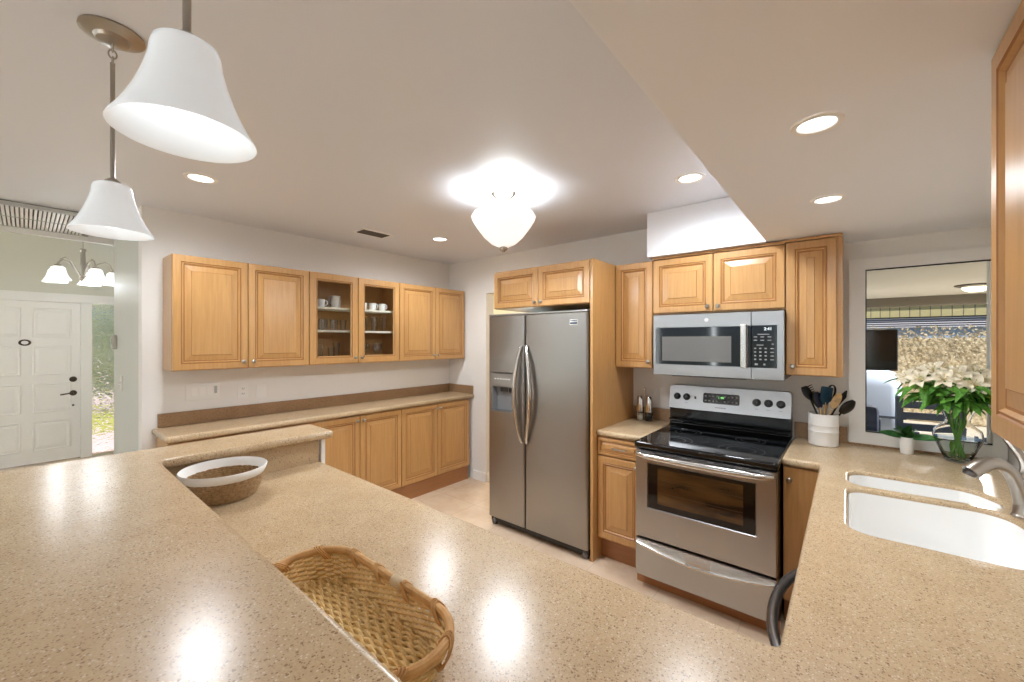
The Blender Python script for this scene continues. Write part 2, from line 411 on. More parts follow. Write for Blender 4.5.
# front door: slab with eight raised panels
mb = MB(); mb.box((XF-.06, -.453, .01), (XF-.012, .468, 2.035))
for c in range(2):
    for r_ in range(4):
        ya = -.36+c*.42; za = .16+r_*.475; yb, zb = ya+.33, za+.37
        prof = ((0, 0), (.012, -.006), (.03, -.006), (.055, .004))
        mb.rings([[(XF-.0118+h, ya+i, za+i), (XF-.0118+h, yb-i, za+i), (XF-.0118+h, yb-i, zb-i), (XF-.0118+h, ya+i, zb-i)] for i, h in ((0, 0), (.01, .007), (.025, .002), (.05, .008))], False, True)
d1 = struct('door_1', mb, M['white'], smooth=False)
mb = MB(); mb.lathe([(.0, .012), (.02, .012), (.034, .008), (.036, 0)], 24, TR(XF-.012, .405, .86) @ RY(R(90)), cap1=False)
mb.tube(bez((XF-.005, .405, .86), (XF+.05, .405, .86), (XF+.05, .38, .865), (XF+.045, .29, .85)), .009)
mb.build('door_handle', M['bronze'], d1)
mb = MB(); mb.lathe([(0, .016), (.018, .016), (.034, .01), (.036, 0)], 24, TR(XF-.012, .405, 1.04) @ RY(R(90))); mb.build('deadbolt', M['bronze'], d1)
mb = MB(); mb.lathe([(0, .008), (.009, .008), (.012, 0)], 16, TR(XF-.012, .405, .70) @ RY(R(90))); mb.build('latch_knob', M['bronze'], d1)
mb = MB(); mb.mi = 0; mb.lathe([(.03, .006), (.045, .012), (.052, .002)], 28, TR(XF-.012, 0, 1.52) @ RY(R(90)) @ Matrix.Scale(.75, 4, (1, 0, 0)))
mb.mi = 1; mb.lathe([(0, .01), (.03, .008)], 28, TR(XF-.012, 0, 1.52) @ RY(R(90)) @ Matrix.Scale(.75, 4, (1, 0, 0)))
mb.build('door_viewer', [M['bronze'], M['ceramic']], d1)
o = MB().box((XF-.05, .576, .02), (XF-.042, .90, 2.04)).build('window_3', M['obscure'], smooth=False); o['kind'] = 'structure'
# kitchen window frame and pane
mb = MB(); FX0, FX1, FZ0, FZ1 = 0.005, XR-.002, .928, 2.03
for a, b in (((FX0, FZ0), (FX0+.075, FZ1)), ((FX1-.05, FZ0), (FX1, FZ1)), ((FX0+.075, FZ0), (FX1-.05, FZ0+.07)), ((FX0+.075, FZ1-.065), (FX1-.05, FZ1))):
    mb.box((a[0], YB-.022, a[1]), (b[0], YB-.0005, b[1]))
w1 = struct('window_1', mb, M['white'], smooth=False)
mb = MB()
for a, b in (((WX0, WZ0), (WX0+.025, WZ1)), ((WX1-.03, WZ0), (WX1, WZ1)), ((WX0+.025, WZ0), (WX1-.03, WZ0+.03)), ((WX0+.025, WZ1-.03), (WX1-.03, WZ1))):
    mb.box((a[0], YB+.001, a[1]), (b[0], YB+.06, b[1]))
mb.build('window_frame', M['plate'], w1, smooth=False)
MB().box((WX0+.02, YB+.03, WZ0+.02), (WX1-.02, YB+.036, WZ1-.02)).build('window_pane', M['pane'], w1, smooth=False)
mb = MB(); gx0, gx1, gz0, gz1 = FX0+.076, FX1-.051, FZ0+.071, FZ1-.066
for a, b in (((gx0, gz0), (gx0+.005, gz1)), ((gx0, gz1-.006), (gx1, gz1)), ((gx0, gz0), (gx1, gz0+.006))): mb.box((a[0], YB-.018, a[1]), (b[0], YB-.001, b[1]))
mb.build('gasket', M['dark'], w1, smooth=False)
# baseboards
sbox('baseboard_back', (-3.235, YB-.015, 0), (DX0, YB-.0005, .095), M['white'])
sbox('baseboard_doorway', (DX0+.0005, YB-.015, 0), (DX0+.015, YB+.12, .095), M['white'])
# room beyond the doorway
mb = MB(); mb.box((-5.2, 5.6, 0), (-1.5, 5.7, ZC)); mb.box((-5.3, YB+.121, 0), (-5.2, 5.7, ZC)); mb.box((-1.5, YB+.121, 0), (-1.4, 5.7, ZC)); mb.box((-5.3, YB+.121, ZC), (-1.4, 5.7, ZC+.1))
struct('wall_far_room', mb, M['cream'], smooth=False)
sbox('floor_far_room', (-5.2, YB+.151, -.05), (-1.5, 5.6, 0), M['darkwood'])
light('far_room_lamp', 'POINT', (-3.4, 4.3, 2.2), 60, (1, .95, .88), .15)

# knee wall carrying the bar
mb = MB(); mb.box((-2.26, .20, 0), (XR-.001, .305, 1.029)); mb.box((-2.26, .305, 0), (-2.135, .9865, 1.029)); mb.box((-2.26, .9865, 0), (-2.108, 1.006, 1.029))
struct('wall_knee', mb, M['white'], smooth=False)

# ------------------------------------------------------------------ cabinets
def knob_mb(x, z, y=-.02):
    mb = MB(); mb.lathe([(0, .027), (.008, .0265), (.0135, .022), (.0145, .018), (.011, .012), (.0062, .008), (.0062, .003), (.0095, 0)], 20, TR(x, y, z) @ RX(R(90))); return mb
def door_mb(x0, x1, z0, z1, t=.02, stile=.058, glass=False):
    """raised-panel cabinet door, front facing -Y, back on y=0"""
    mb = MB()
    st = stile if not glass else .066
    prof = [(0, 0), (0, t-.005), (.0015, t-.0015), (.005, t), (st-.016, t), (st-.013, t-.0035), (st-.010, t-.0035), (st-.006, t-.001), (st, t-.009)]
    mis = [0, 0, 0, 0, 1, 1, 0, 0]
    if not glass:
        prof += [(st+.004, t-.0095), (st+.006, t-.0095), (st+.040, t-.003), (st+.0425, t-.0005), (st+.045, t-.0005)]; mis += [1, 1, 0, 1, 0]
        lim = min(x1-x0, z1-z0)/2-.012
        if prof[-1][0] > lim:
            k = lim/prof[-1][0]; prof = [(i*k if i > .006 else i, h) for i, h in prof]
    else:
        prof += [(st, .002)]; mis += [0]
    rs = [[(x0+i, -h, z0+i), (x1-i, -h, z0+i), (x1-i, -h, z1-i), (x0+i, -h, z1-i)] for i, h in prof]
    if glass: rs.append(rs[0]); mis.append(0); rs[-1] = [tuple(p) for p in rs[0]]
    mb.rings(rs, not glass, not glass, mis=mis)
    if glass: bmesh.ops.remove_doubles(mb.bm, verts=mb.bm.verts[:], dist=1e-6)
    return mb
WD = lambda: [M['wood'], M['glaze']]
def cabinet(name, label, cat, loc, rz, w, h, d, doors, group=None, toe=0, drawers=(), hollow=False, shelves=(), flat_sides=True, top_trim=0, toe_in=.05):
    """front plane of carcass at local y=0, x 0..w; doors = [(x0,x1,z0,z1,knob or None,kind)]"""
    t = thing(name, label, cat, loc, rz, group)
    mb = MB(); z0 = toe
    if hollow:
        th = .018
        mb.box((0, 0, z0), (th, d, h)); mb.box((w-th, 0, z0), (w, d, h)); mb.box((th, 0, z0), (w-th, d, z0+th)); mb.box((th, 0, h-th), (w-th, d, h)); mb.box((th, d-.008, z0+th), (w-th, d, h-th))
        mb.box((w/2-.02, 0, z0+th), (w/2+.02, .02, h-th))
    else: mb.box((0, 0, z0), (w, d, h))
    if top_trim: mb.box((-.0, -.026, h), (w, d, h+top_trim))
    mb.build('carcass', M['wood'], t, smooth=False)
    for z in shelves:
        MB().box((.019, .025, z-.018), (w-.019, d-.009, z)).build('shelf', M['cream'], t, smooth=False)
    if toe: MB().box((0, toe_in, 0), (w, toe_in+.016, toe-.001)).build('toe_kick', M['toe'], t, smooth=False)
    for (x0, x1, za, zb, kn, kind) in doors:
        if kind == 'flat': dm = MB().box((x0, -.02, za), (x1, -.001, zb), .002)
        else: dm = door_mb(x0, x1, za, zb, glass=(kind == 'glass'))
        do = dm.build('drawer' if kind == 'drawer' else 'door', WD(), t, loc=(0, -.001, 0), smooth=False)
        if kind == 'glass':
            MB().box((x0+.05, -.008, za+.05), (x1-.05, -.005, zb-.05)).build('glass_pane', M['cabglass'], do, smooth=False)
        if kn:
            if kind == 'drawer':
                hm = MB(); hm.tube([(kn[0]-.048, -.02, kn[1]), (kn[0]-.048, -.042, kn[1]), (kn[0]-.03, -.048, kn[1]), (kn[0]+.03, -.048, kn[1]), (kn[0]+.048, -.042, kn[1]), (kn[0]+.048, -.02, kn[1])], .0055, 8)
                hm.build('handle', M['nickel'], do)
            else: knob_mb(kn[0], kn[1]).build('knob', M['nickel'], do)
    return t
g = .0025
# -- left wall upper cabinets: three units
UZ0, UZ1 = 1.342, 2.11
ub = [.608, 1.04, 1.475, 1.90, 2.335, 2.78, 3.205]
UX = -3.38
labs = ['closed upper maple cabinet with two doors nearest the entry', 'upper maple cabinet with two glass doors showing cups and glasses', 'closed two-door upper maple cabinet in the corner right of the glass doors']
for k in range(3):
    ya, ym, yb = ub[2*k], ub[2*k+1], ub[2*k+2]; W_ = yb-ya-.001; H_ = UZ1-UZ0
    kd = 'glass' if k == 1 else 'panel'
    cabinet('upper_cabinet', labs[k], 'cabinet', (UX, ya, UZ0), R(90), W_, H_, abs(XL-UX)-.002,
            [(g, ym-ya-g, .004, H_-.004, (ym-ya-.032, .05), kd), (ym-ya+g, W_-g, .004, H_-.004, (ym-ya+.032, .05), kd)],
            'maple upper cabinets on the left wall', hollow=(k == 1), shelves=(1.634-UZ0, 1.83-UZ0) if k == 1 else ())
# -- left wall base cabinets
bb = [.575, 1.005, 1.43, 1.855, 2.28, 2.715, 3.17]
BX = -3.27
labs = ['low maple base cabinet at the entry end, behind the raised bar', 'low maple base cabinet in the middle of the left wall run', 'low two-door maple base cabinet beside the doorway']
for k in range(3):
    ya, ym, yb = bb[2*k], bb[2*k+1], bb[2*k+2]; W_ = yb-ya-.001
    cabinet('base_cabinet', labs[k], 'cabinet', (BX, ya, 0), R(90), W_, .903, abs(XL-BX)-.002,
            [(g, ym-ya-g, .158, .89, (ym-ya-.03, .85), 'panel'), (ym-ya+g, W_-g, .158, .89, (ym-ya+.03, .85), 'panel')],
            'maple base cabinets along the left wall', toe=.15, toe_in=.004)
# -- left counter with splash
t = thing('countertop', 'long shallow speckled worktop along the left wall under the glass cabinets', 'countertop', (XL, .55, .904))
MB().slab([rpoly([(.002, 0), (.418, 0), (.418, 2.668), (.002, 2.668)], [0, .02, 0, 0])], 0, .042, .017).build('worktop', M['quartz'], t, smooth=False)
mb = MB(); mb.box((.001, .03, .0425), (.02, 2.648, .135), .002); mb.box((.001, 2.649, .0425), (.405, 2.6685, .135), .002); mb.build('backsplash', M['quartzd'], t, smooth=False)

# -- bar top (L-shaped) and riser
mb = MB(); mb.slab([rpoly([(-2.36, -.22), (XR-.003, -.22), (XR-.003, .342), (-2.08, .342), (-2.08, 1.045), (-2.36, 1.045)], [.03, 0, 0, .012, .03, .03])], 1.03, 1.07, .019, 5)
tag(mb.build('breakfast_bar', M['quartz'], smooth=False), 'raised L-shaped speckled breakfast bar top in the foreground', 'countertop')
mb = MB(); mb.box((-2.134, .345, .9155), (-2.112, .972, 1.029)); tag(mb.build('stone_upstand', M['quartz'], smooth=False), 'speckled stone upstand between the lower worktop and the raised bar end', 'backsplash')
# -- main U worktop with the two sink openings
CT0, CT1 = .875, .915
s_small = rpoly([(.002, 2.315), (.002, 2.56), (.40, 2.56), (.462, 2.44), (.452, 2.335)], [.06, .07, .10, .06, .025], 6)
s_large = rpoly([(.000, 1.745), (.000, 2.262), (.44, 2.29), (.478, 2.1), (.42, 1.745)], [.07, .06, .10, .12, .10], 6)
def ccw(lp): return sum(a[0]*b[1]-b[0]*a[1] for a, b in zip(lp, lp[1:]+lp[:1])) > 0
holes = [lp if not ccw(lp) else lp[::-1] for lp in (s_small, s_large)]
outer = rpoly([(-2.133, .307), (XR-.003, .307), (XR-.003, YB-.003), (-.272, YB-.003), (-.272, 2.592), (-.109, 2.592), (-.109, .985), (-2.133, .985)], [0, 0, 0, 0, 0, .012, .02, .03])
t = thing('countertop', 'speckled U-shaped worktop holding the white sink and the wicker tray', 'countertop', (0, 0, 0))
mb = MB(); mb.slab([outer]+holes, CT0, CT1, .013, 4); mb.build('worktop', M['quartz'], t, smooth=False)
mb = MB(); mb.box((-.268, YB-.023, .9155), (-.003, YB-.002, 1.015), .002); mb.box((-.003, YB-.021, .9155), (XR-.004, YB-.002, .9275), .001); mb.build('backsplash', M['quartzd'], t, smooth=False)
# -- sink
t = thing('kitchen_sink', 'white undermount double sink under the window', 'sink', (0, 0, .70))
def bowl(lp, depth):
    lp = lp if ccw(lp) else lp[::-1]
    cx = sum(p[0] for p in lp)/len(lp); cy = sum(p[1] for p in lp)/len(lp)
    sc = lambda k, z: [(cx+(p[0]-cx)*k, cy+(p[1]-cy)*k, z) for p in lp]
    mb = MB(); zt = .874-.70
    mb.rings([sc(.996, zt-.03), sc(.996, zt+.022), sc(.985, zt+.024), sc(.98, zt+.01), sc(.96, zt-depth+.03), sc(.93, zt-depth+.008), sc(.86, zt-depth), sc(.15, zt-depth-.004), ], False, True)
    o = mb.build('sink_bowl', M['sink'], t, angle=60)
    m2 = MB(); m2.lathe([(0, .004), (.02, .004), (.034, .006), (.042, .003), (.044, 0)], 24, TR(cx, cy, zt-depth-.001)); m2.build('drain', M['chrome'], o)
bowl(s_small, .12); bowl(s_large, .165)
# -- faucet
t = thing('faucet', 'brushed nickel pull-out faucet at the right of the sink', 'faucet', (.482, 2.262, .9155))
mb = MB(); mb.lathe([(0, 0), (.032, 0), (.033, .006), (.029, .012), (.028, .06), (.03, .10), (.029, .135), (.02, .155), (0, .162)], 28); mb.build('body', M['nickel'], t)
dv = Vector((-.140, -.075, 0))
mb = MB(); pth = bez((-.003, -.002, .04), (-.02, -.012, .16), Vector((.45*dv.x, .45*dv.y, .235)), Vector((dv.x, dv.y, .150)), 16)
mb.tube(pth, [.024-.003*min(1, i/6)+.006*max(0, (i-8)/8) for i in range(17)], 14); sp = mb.build('spout', M['nickel'], t)
mb = MB(); mb.tube([pth[-1]-Vector((0, 0, -.001)), pth[-1]+Vector((-.006, -.003, -.012))], [.021, .017], 14); mb.build('spray_face', M['darksteel'], sp)
mb = MB(); mb.tube(bez((0, .0, .15), (.01, .01, .185), (.0, .03, .21), (-.03, .075, .262), 10), [.016, .016, .015, .014, .0135, .013, .013, .0125, .012, .011, .009], 10); mb.build('lever', M['nickel'], t)
# -- base units below the U worktop
FZ = .873
cabinet('base_cabinet', 'plain narrow maple corner cabinet door right of the range', 'cabinet', (-.27, 2.63, 0), 0, .185, FZ, YB-2.63-.005, [(.004, .155, .15, .865, (.03, .80), 'flat')], toe=.14)
cabinet('sink_base_cabinet', 'maple sink base cabinet under the white sink', 'cabinet', (-.078, 2.595, 0), R(-90), .90, .69, .60,
        [(g, .45-g, .15, .685, (.42, .64), 'panel'), (.45+g, .90-g, .15, .685, (.48, .64), 'panel')], toe=.14)
cabinet('peninsula_cabinet', 'maple base cabinets of the peninsula below the wicker tray', 'cabinet', (-.12, .95, 0), R(180), 1.98, FZ, .63,
        [(x+g, x+.495-g, .15, .865, (x+.45, .82), 'panel') for x in (0, .495, .99, 1.485)], toe=.14)
t = thing('dishwasher', 'dishwasher under the right worktop with bowed dark steel bar handle', 'dishwasher', (-.078, 1.655, 0), R(-90))
MB().box((.002, 0, .02), (.60, .58, FZ)).build('body', M['black'], t, smooth=False)
MB().box((.004, -.022, .12), (.598, -.001, FZ-.005), .004).build('door', M['steel'], t, smooth=False)
mb = MB(); n = 24
mb.tube([(.055+.49*i/n, -.02-.062*math.sin(PI*i/n)**.55, .80) for i in range(n+1)], .0135, 12); mb.build('handle', M['darksteel'], t, label=None) if False else mb.build('handle', M['darksteel'], t)

# -- fridge surround
cabinet('upper_cabinet', 'short maple cabinet with two doors above the steel refrigerator', 'cabinet', (-2.295, 2.545, 1.806), 0, .907, .311, .66,
        [(g, .458-g, .004, .300, (.43, .035), 'panel'), (.458+g, .907-g, .004, .300, (.487, .035), 'panel')])
mb = MB(); mb.box((-1.385, 2.524, 0), (-1.364, YB-.003, 2.117), .0015); tag(mb.build('tall_panel', M['wood'], smooth=False), 'tall maple side panel on the right of the refrigerator', 'panel')
# -- base left of range
cabinet('base_cabinet', 'narrow maple base cabinet with drawer between refrigerator and range', 'cabinet', (-1.362, 2.60, 0), 0, .324, .873, .62,
        [(g, .324-g, .165, .735, (.292, .70), 'panel'), (g, .324-g, .745, .865, (.17, .805), 'drawer')], toe=.15)
t = thing('countertop', 'small speckled worktop between the refrigerator panel and the range', 'countertop', (-1.362, 2.568, .875))
MB().slab([[(0, 0), (.326, 0), (.326, .649), (0, .649)]], 0, .04, .015).build('worktop', M['quartz'], t, smooth=False)
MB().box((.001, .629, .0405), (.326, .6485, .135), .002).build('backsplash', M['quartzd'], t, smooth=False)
# -- uppers over range
UY = 2.892
cabinet('upper_cabinet', 'narrow tall maple upper cabinet between refrigerator panel and microwave', 'cabinet', (-1.362, UY, 1.342), 0, .286, .775, YB-UY-.003, [(g, .286-g, .004, .770, (.256, .05), 'panel')])
cabinet('upper_cabinet', 'short two-door maple cabinet directly above the microwave', 'cabinet', (-1.074, UY, 1.728), 0, .790, .388, YB-UY-.003,
        [(g, .397-g, .008, .384, (.365, .04), 'panel'), (.397+g, .79-g, .008, .384, (.428, .04), 'panel')], top_trim=.016)
cabinet('upper_cabinet', 'narrow tall maple upper cabinet right of the microwave, beside the window', 'cabinet', (-.283, UY, 1.338), 0, .262, .783, YB-UY-.003, [(g, .236, .004, .779, (.036, .055), 'panel')], top_trim=.014)
# -- right wall upper
cabinet('upper_cabinet', 'maple wall cabinet at the right edge above the faucet', 'cabinet', (.252, 1.30, 1.345), R(-90), .93, .792, XR-.254,
        [(g, .465-g, .004, .787, (.42, .055), 'panel'), (.465+g, .93-g, .004, .787, (.51, .055), 'panel')])

# ------------------------------------------------------------------ refrigerator
t = thing('refrigerator', 'stainless steel side-by-side refrigerator with ice dispenser', 'refrigerator', (-2.335, 2.50, 0))
W_ = .942
MB().box((.004, .075, .03), (W_-.004, .71, 1.735), .004).build('cabinet_body', mat('fridge_case', srgb(60, 58, 57), .4), t, smooth=False)
SPL = .388
def fr_door(x0, x1, dispenser=False):
    mb = MB(); z0, z1 = .075, 1.742; r = .018; yb = .07; yf = 0
    prof = [(x0, yb)] + [(x0+r-r*math.cos(a*PI/12), yf+r-r*math.sin(a*PI/12)) for a in range(7)] + [(x1-r+r*math.sin(a*PI/12), yf+r-r*math.cos(a*PI/12)) for a in range(7)] + [(x1, yb)]
    if not dispenser:
        mb.rings([[(x, y, z) for x, y in prof] for z in (z0, z1)])
    else:
        da, db, za, zb = x0+.038, x0+.283, .95, 1.287
        mb.rings([[(x, y, z) for x, y in prof] for z in (z0, za)], True, True)
        mb.rings([[(x, y, z) for x, y in prof] for z in (zb, z1)], True, True)
        L = [p for p in prof if p[0] <= x0+r+1e-6]
        mb.rings([[(x, y, z) for x, y in L+[(da, yf), (da, yb)]] for z in (za, zb)], False, False)
        Rr = [p for p in prof if p[0] >= x1-r-1e-6]
        mb.rings([[(x, y, z) for x, y in [(db, yb), (db, yf)]+Rr] for z in (za, zb)], False, False)
    return mb
fd = fr_door(.002, SPL-.004, True).build('freezer_door', M['fridge'], t)
fr = fr_door(SPL+.004, W_-.002).build('fridge_door', M['fridge'], t)
mb = MB(); da, db = .040, .285
mb.mi = 0; mb.box((da+.002, -.004, 1.165), (db-.002, .02, 1.286), .003)
mb.mi = 1; mb.box((da+.002, .05, .951), (db-.002, .066, 1.164)); mb.box((da+.002, .0, .951), (da+.012, .05, 1.164)); mb.box((db-.012, .0, .951), (db-.002, .05, 1.164)); mb.box((da+.012, 0.02, 1.155), (db-.012, .05, 1.164))
mb.mi = 0; mb.box((da+.002, -.014, .951), (db-.002, .05, .966), .003); mb.box((da-.006, -.004, 1.272), (db+.006, .0, 1.292), .001)
mb.mi = 2; mb.box((da+.075, .018, 1.118), (db-.075, .045, 1.163), .004)
mb.mi = 3
for i in range(6): mb.box((da+.036+i*.030, -.006, 1.225), (da+.050+i*.030, -.0035, 1.233))
mb.build('ice_dispenser', [M['fridge'], mat('dispenser_recess', srgb(120, 121, 123), .4), M['black'], M['ceramic']], fd, smooth=False)
def fr_handle(x, bow, par):
    mb = MB(); n = 20; pts = []
    for i in range(n+1):
        s_ = i/n; z = .745+(1.50-.745)*s_; pts.append((x+bow*math.sin(PI*s_), -.006-.036*math.sin(PI*s_)**.5, z))
    mb.tube(pts, [.012+.006*math.sin(PI*i/n) for i in range(n+1)], 12); mb.build('handle', M['handle'], par)
fr_handle(SPL-.024, -.050, fd); fr_handle(SPL+.024, .056, fr)
mb = MB(); mb.box((.002, .004, 1.745), (W_-.002, .16, 1.762), .006); mb.build('top_cover', M['steel'], t, smooth=False)
mb = MB(); mb.box((.01, .03, .025), (W_-.01, .06, .07)); mb.build('base_grille', M['black'], t, smooth=False)
for x in (.04, W_-.04):
    mb = MB(); mb.lathe([(0, 0), (.022, 0), (.024, .004), (.03, .03), (.012, .06)], 16, TR(x, .045, 0.001)); mb.build('foot', M['darksteel'], t)
mb = MB(); mb.mi = 0; mb.box((.80, -.003, 1.655), (.865, .001, 1.695), .001); mb.mi = 1; mb.box((.804, -.0038, 1.660), (.861, -.0028, 1.674)); mb.mi = 1
for i in range(8): mb.box((.805+i*.007, -.0038, 1.681), (.8095+i*.007, -.0028, 1.690))
mb.build('badge', [M['chrome'], M['slate']], fr, smooth=False)

# ------------------------------------------------------------------ range
t = thing('range', 'stainless steel electric range with black glass cooktop under the microwave', 'range', (-1.03, 2.45, 0))
W_ = .755
MB().box((.004, .04, .078), (W_-.004, .70, .875)).build('body', M['black'], t, smooth=False)
mb = MB(); mb.slab([rpoly([(-.003, -.012), (W_+.003, -.012), (W_+.003, .655), (-.003, .655)], [.02, .02, 0, 0])], .877, .917, .012); ck = mb.build('cooktop', M['blackglass'], t, smooth=False)
for (x, y, r) in ((.19, .17, .10), (.56, .17, .115), (.19, .45, .08), (.56, .45, .08)):
    mb = MB(); mb.lathe([(r, .9172), (r+.002, .9173), (r+.002, .9171)], 40, TR(x, y, 0)); mb.lathe([(r*.62, .9172), (r*.62+.002, .9173), (r*.62+.002, .9171)], 40, TR(x, y, 0))
    mb.build('burner_ring', mat('burner_mark', srgb(70, 70, 72), .3) if 'bm' not in M else M['bm'], ck)
# oven door
mb = MB(); z0, z1 = .325, .868
mb.rings([[(x0, y, za), (x1, y, za), (x1, y, zb), (x0, y, zb)] for (x0, x1, za, zb, y) in ((.003, W_-.003, z0, z1, .038), (.003, W_-.003, z0, z1, .006), (.008, W_-.008, z0+.005, z1-.005, 0), (.078, W_-.095, .512, .792, 0), (.082, W_-.099, .516, .788, .006))], True, True)
od = mb.build('oven_door', M['steel'], t, smooth=False)
mb = MB(); mb.mi = 0; mb.box((.083, .0025, .517), (W_-.100, .0055, .787)); mb.mi = 1; mb.box((.142, .001, .552), (W_-.155, .0024, .768)); mb.build('oven_window', [M['blackglass'], M['oven']], od, smooth=False)
mb = MB()
for z in (.62, .70): mb.box((.145, .0004, z), (W_-.158, .0011, z+.0015))
mb.build('rack', M['bronze'], od, smooth=False)
mb = MB(); n = 20
mb.tube([(.02+(W_-.04)*i/n, -.008-.04*math.sin(PI*i/n)**.35, .838) for i in range(n+1)], [.013+.006*math.sin(PI*i/n)**.5 for i in range(n+1)], 12, flat=1.15); mb.build('handle', M['handle'], od)
mb = MB()
for k in range(5): mb.box((.03+k*.142, -.0006, .858), (.14+k*.142, .003, .8615))
mb.box((.06, -.0006, .812), (W_-.06, .002, .8155)); mb.build('vent_slots', M['dark'], od, smooth=False)
# drawer
mb = MB(); mb.box((.003, .002, .085), (W_-.003, .038, .312), .005); dr = mb.build('drawer', M['steel'], t, smooth=False)
mb = MB(); n = 24; rs = []
for i in range(n+1):
    s_ = i/n; x = .012+(W_-.024)*s_; a = math.sin(PI*s_)**.5; sag = .038*math.sin(PI*s_)
    rs.append([(x, .004, .306), (x, .0005, .306), (x, -.004-.018*a, .296-sag), (x, -.010-.021*a, .291-sag), (x, -.010-.021*a, .283-sag), (x, -.004-.014*a, .278-sag), (x, .004, .276-sag)])
mb.rings(rs, True, True); mb.build('drawer_handle', M['handle'], dr)
MB().box((.01, .03, .312), (W_-.01, .039, .325)).build('door_gap', M['dark'], t, smooth=False)
for x in (.04, W_-.04):
    MB().lathe([(0, .0005), (.018, .0005), (.018, .0775)], 14, TR(x, .12, 0)).build('foot', M['black'], t)
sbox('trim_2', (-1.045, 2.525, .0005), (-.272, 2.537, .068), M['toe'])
# backguard
mb = MB(); mb.rings([[(x, .628, .9175), (x, .655, .93), (x, .652, 1.045), (x, .735, 1.045), (x, .735, .9175)] for x in (0, W_)]); bgd = mb.build('backguard', M['enamel'], t, smooth=False)
mb = MB(); mb.rings([[(x, .63, .955), (x, .624, .962), (x, .63, .970)] for x in (.004, W_-.004)]); mb.tube([(.01, .640, .935), (W_-.01, .640, .935)], .006, 8); mb.build('backguard_trim', M['enamel'], bgd)
pts = rpoly([(.0, 1.046), (W_, 1.046), (W_, 1.212), (0, 1.212)], [.004, .004, .022, .022])
def sl(z): return .632+(z-1.046)*.18
mb = MB(); mb.rings([[(x, sl(z), z) for x, z in pts], [(x, .735, z) for x, z in pts]]); cp = mb.build('control_panel', M['steel'], bgd)
tilt = math.atan(.18)
def onp(x, z, d=0): return TR(x, sl(z)-d, z) @ RX(R(90)-tilt)
for x in (.055, .122, .565, .632, .70):
    mb = MB(); mb.lathe([(0, .026), (.016, .026), (.019, .022), (.021, .006), (.025, .003), (.025, 0)], 24, onp(x, 1.132)); mb.box((-.003, -.017, .0262), (.003, .017, .029)) if False else None
    kb = mb.build('knob', M['black'], cp)
    mb = MB(); mb.box((-.0025, -.016, .026), (.0025, .016, .029)); bmesh.ops.transform(mb.bm, matrix=onp(x, 1.132) @ RZ(R(rnd.uniform(-25, 25))), verts=mb.bm.verts[:]); mb.build('grip', M['black'], kb, smooth=False)
mb = MB(); pp = rpoly([(-.115, -.036), (.115, -.036), (.115, .036), (-.115, .036)], .012)
mb.rings([[onp(.35, 1.135) @ Vector((a, b, c)) for a, b in pp] for c in (0, .003)]); dp = mb.build('display_panel', M['blackglass'], cp, smooth=False)
mb = MB()
for i in range(9):
    if i in (4,): continue
    for j in (-1, 1):
        mb.box((-.098+i*.0245-.006, j*.016-.006, .003), (-.098+i*.0245+.006, j*.016+.003, .0036))
bmesh.ops.transform(mb.bm, matrix=onp(.35, 1.135), verts=mb.bm.verts[:]); mb.build('keypad', M['legend'], dp, smooth=False)
text_mesh('clock_digits', '1:48', .022, M['led_g'], dp, onp(.35, 1.143, .0034))
MB().box((.176, sl(1.13)-.003, 1.122), (.188, sl(1.13)+.01, 1.14)).build('indicator', M['black'], cp, smooth=False)
mb = MB()
for x in (.122, .565, .632, .70):
    for q in (-.008, .002): mb.box((x+q, sl(1.09)-.0015, 1.088), (x+q+.006, sl(1.09)+.003, 1.091))
for q in range(10): mb.box((.315+q*.007, sl(1.074)-.0015, 1.071), (.319+q*.007, sl(1.074)+.003, 1.077))
mb.build('panel_legend', M['slate'], cp, smooth=False)

# ------------------------------------------------------------------ microwave
t = thing('microwave', 'stainless over-the-range microwave with black keypad above the range', 'microwave', (-1.045, 2.80, 1.308))
W_, H_ = .763, .410
MB().box((.002, .03, .004), (W_-.002, .41, H_-.004)).build('body', M['black'], t, smooth=False)
MB().box((.12, .03, -.006), (W_-.2, .2, .003)).build('bottom_vent', M['black'], t, smooth=False)
DW = .596
mb = MB(); x0, x1 = 0, DW-.001
mb.rings([[(a, y, c), (b, y, c), (b, y, d), (a, y, d)] for a, b, c, d, y in ((x0, x1, 0, H_, .029), (x0, x1, 0, H_, .003), (x0+.003, x1-.001, .003, H_-.003, 0), (.018, .541, .072, .325, 0), (.020, .539, .074, .323, .004))], True, True)
dm = mb.build('door', M['steel'], t, smooth=False)
mb = MB(); mb.mi = 0; mb.box((.021, .0012, .075), (.538, .0039, .322)); mb.box((.580, -.0015, .072), (.594, .0, .325)); mb.mi = 1; mb.box((.062, .0002, .098), (.488, .0011, .262)); mb.build('door_window', [M['blackglass'], M['mesh']], dm, smooth=False)
mb = MB(); mb.box((.543, -.036, .068), (.577, -.024, .334), .005); mb.box((.549, -.025, .085), (.571, .0, .105)); mb.box((.549, -.025, .297), (.571, 0, .317)); mb.build('handle', M['handle'], dm, smooth=False)
mb = MB(); mb.lathe([(.010, .0015), (.0125, .0015), (.0125, 0)], 28, TR(.345, 0, .368) @ RX(R(90))); mb.lathe([(0, .0008), (.010, .0008), (.010, 0)], 28, TR(.345, 0, .368) @ RX(R(90)))
for k in range(4):
    a = k*PI/2+.4; mb.tube([(.345+.002*math.cos(a), -.0014, .368+.002*math.sin(a)), (.345+.006*math.cos(a+.6), -.0014, .368+.006*math.sin(a+.6)), (.345+.008*math.cos(a+1.4), -.0014, .368+.008*math.sin(a+1.4))], .0008, 5)
mb.build('round_emblem', mat('emblem_silver', srgb(222, 222, 220), .35, 1), dm)
mb = MB(); x0, x1 = DW+.001, W_
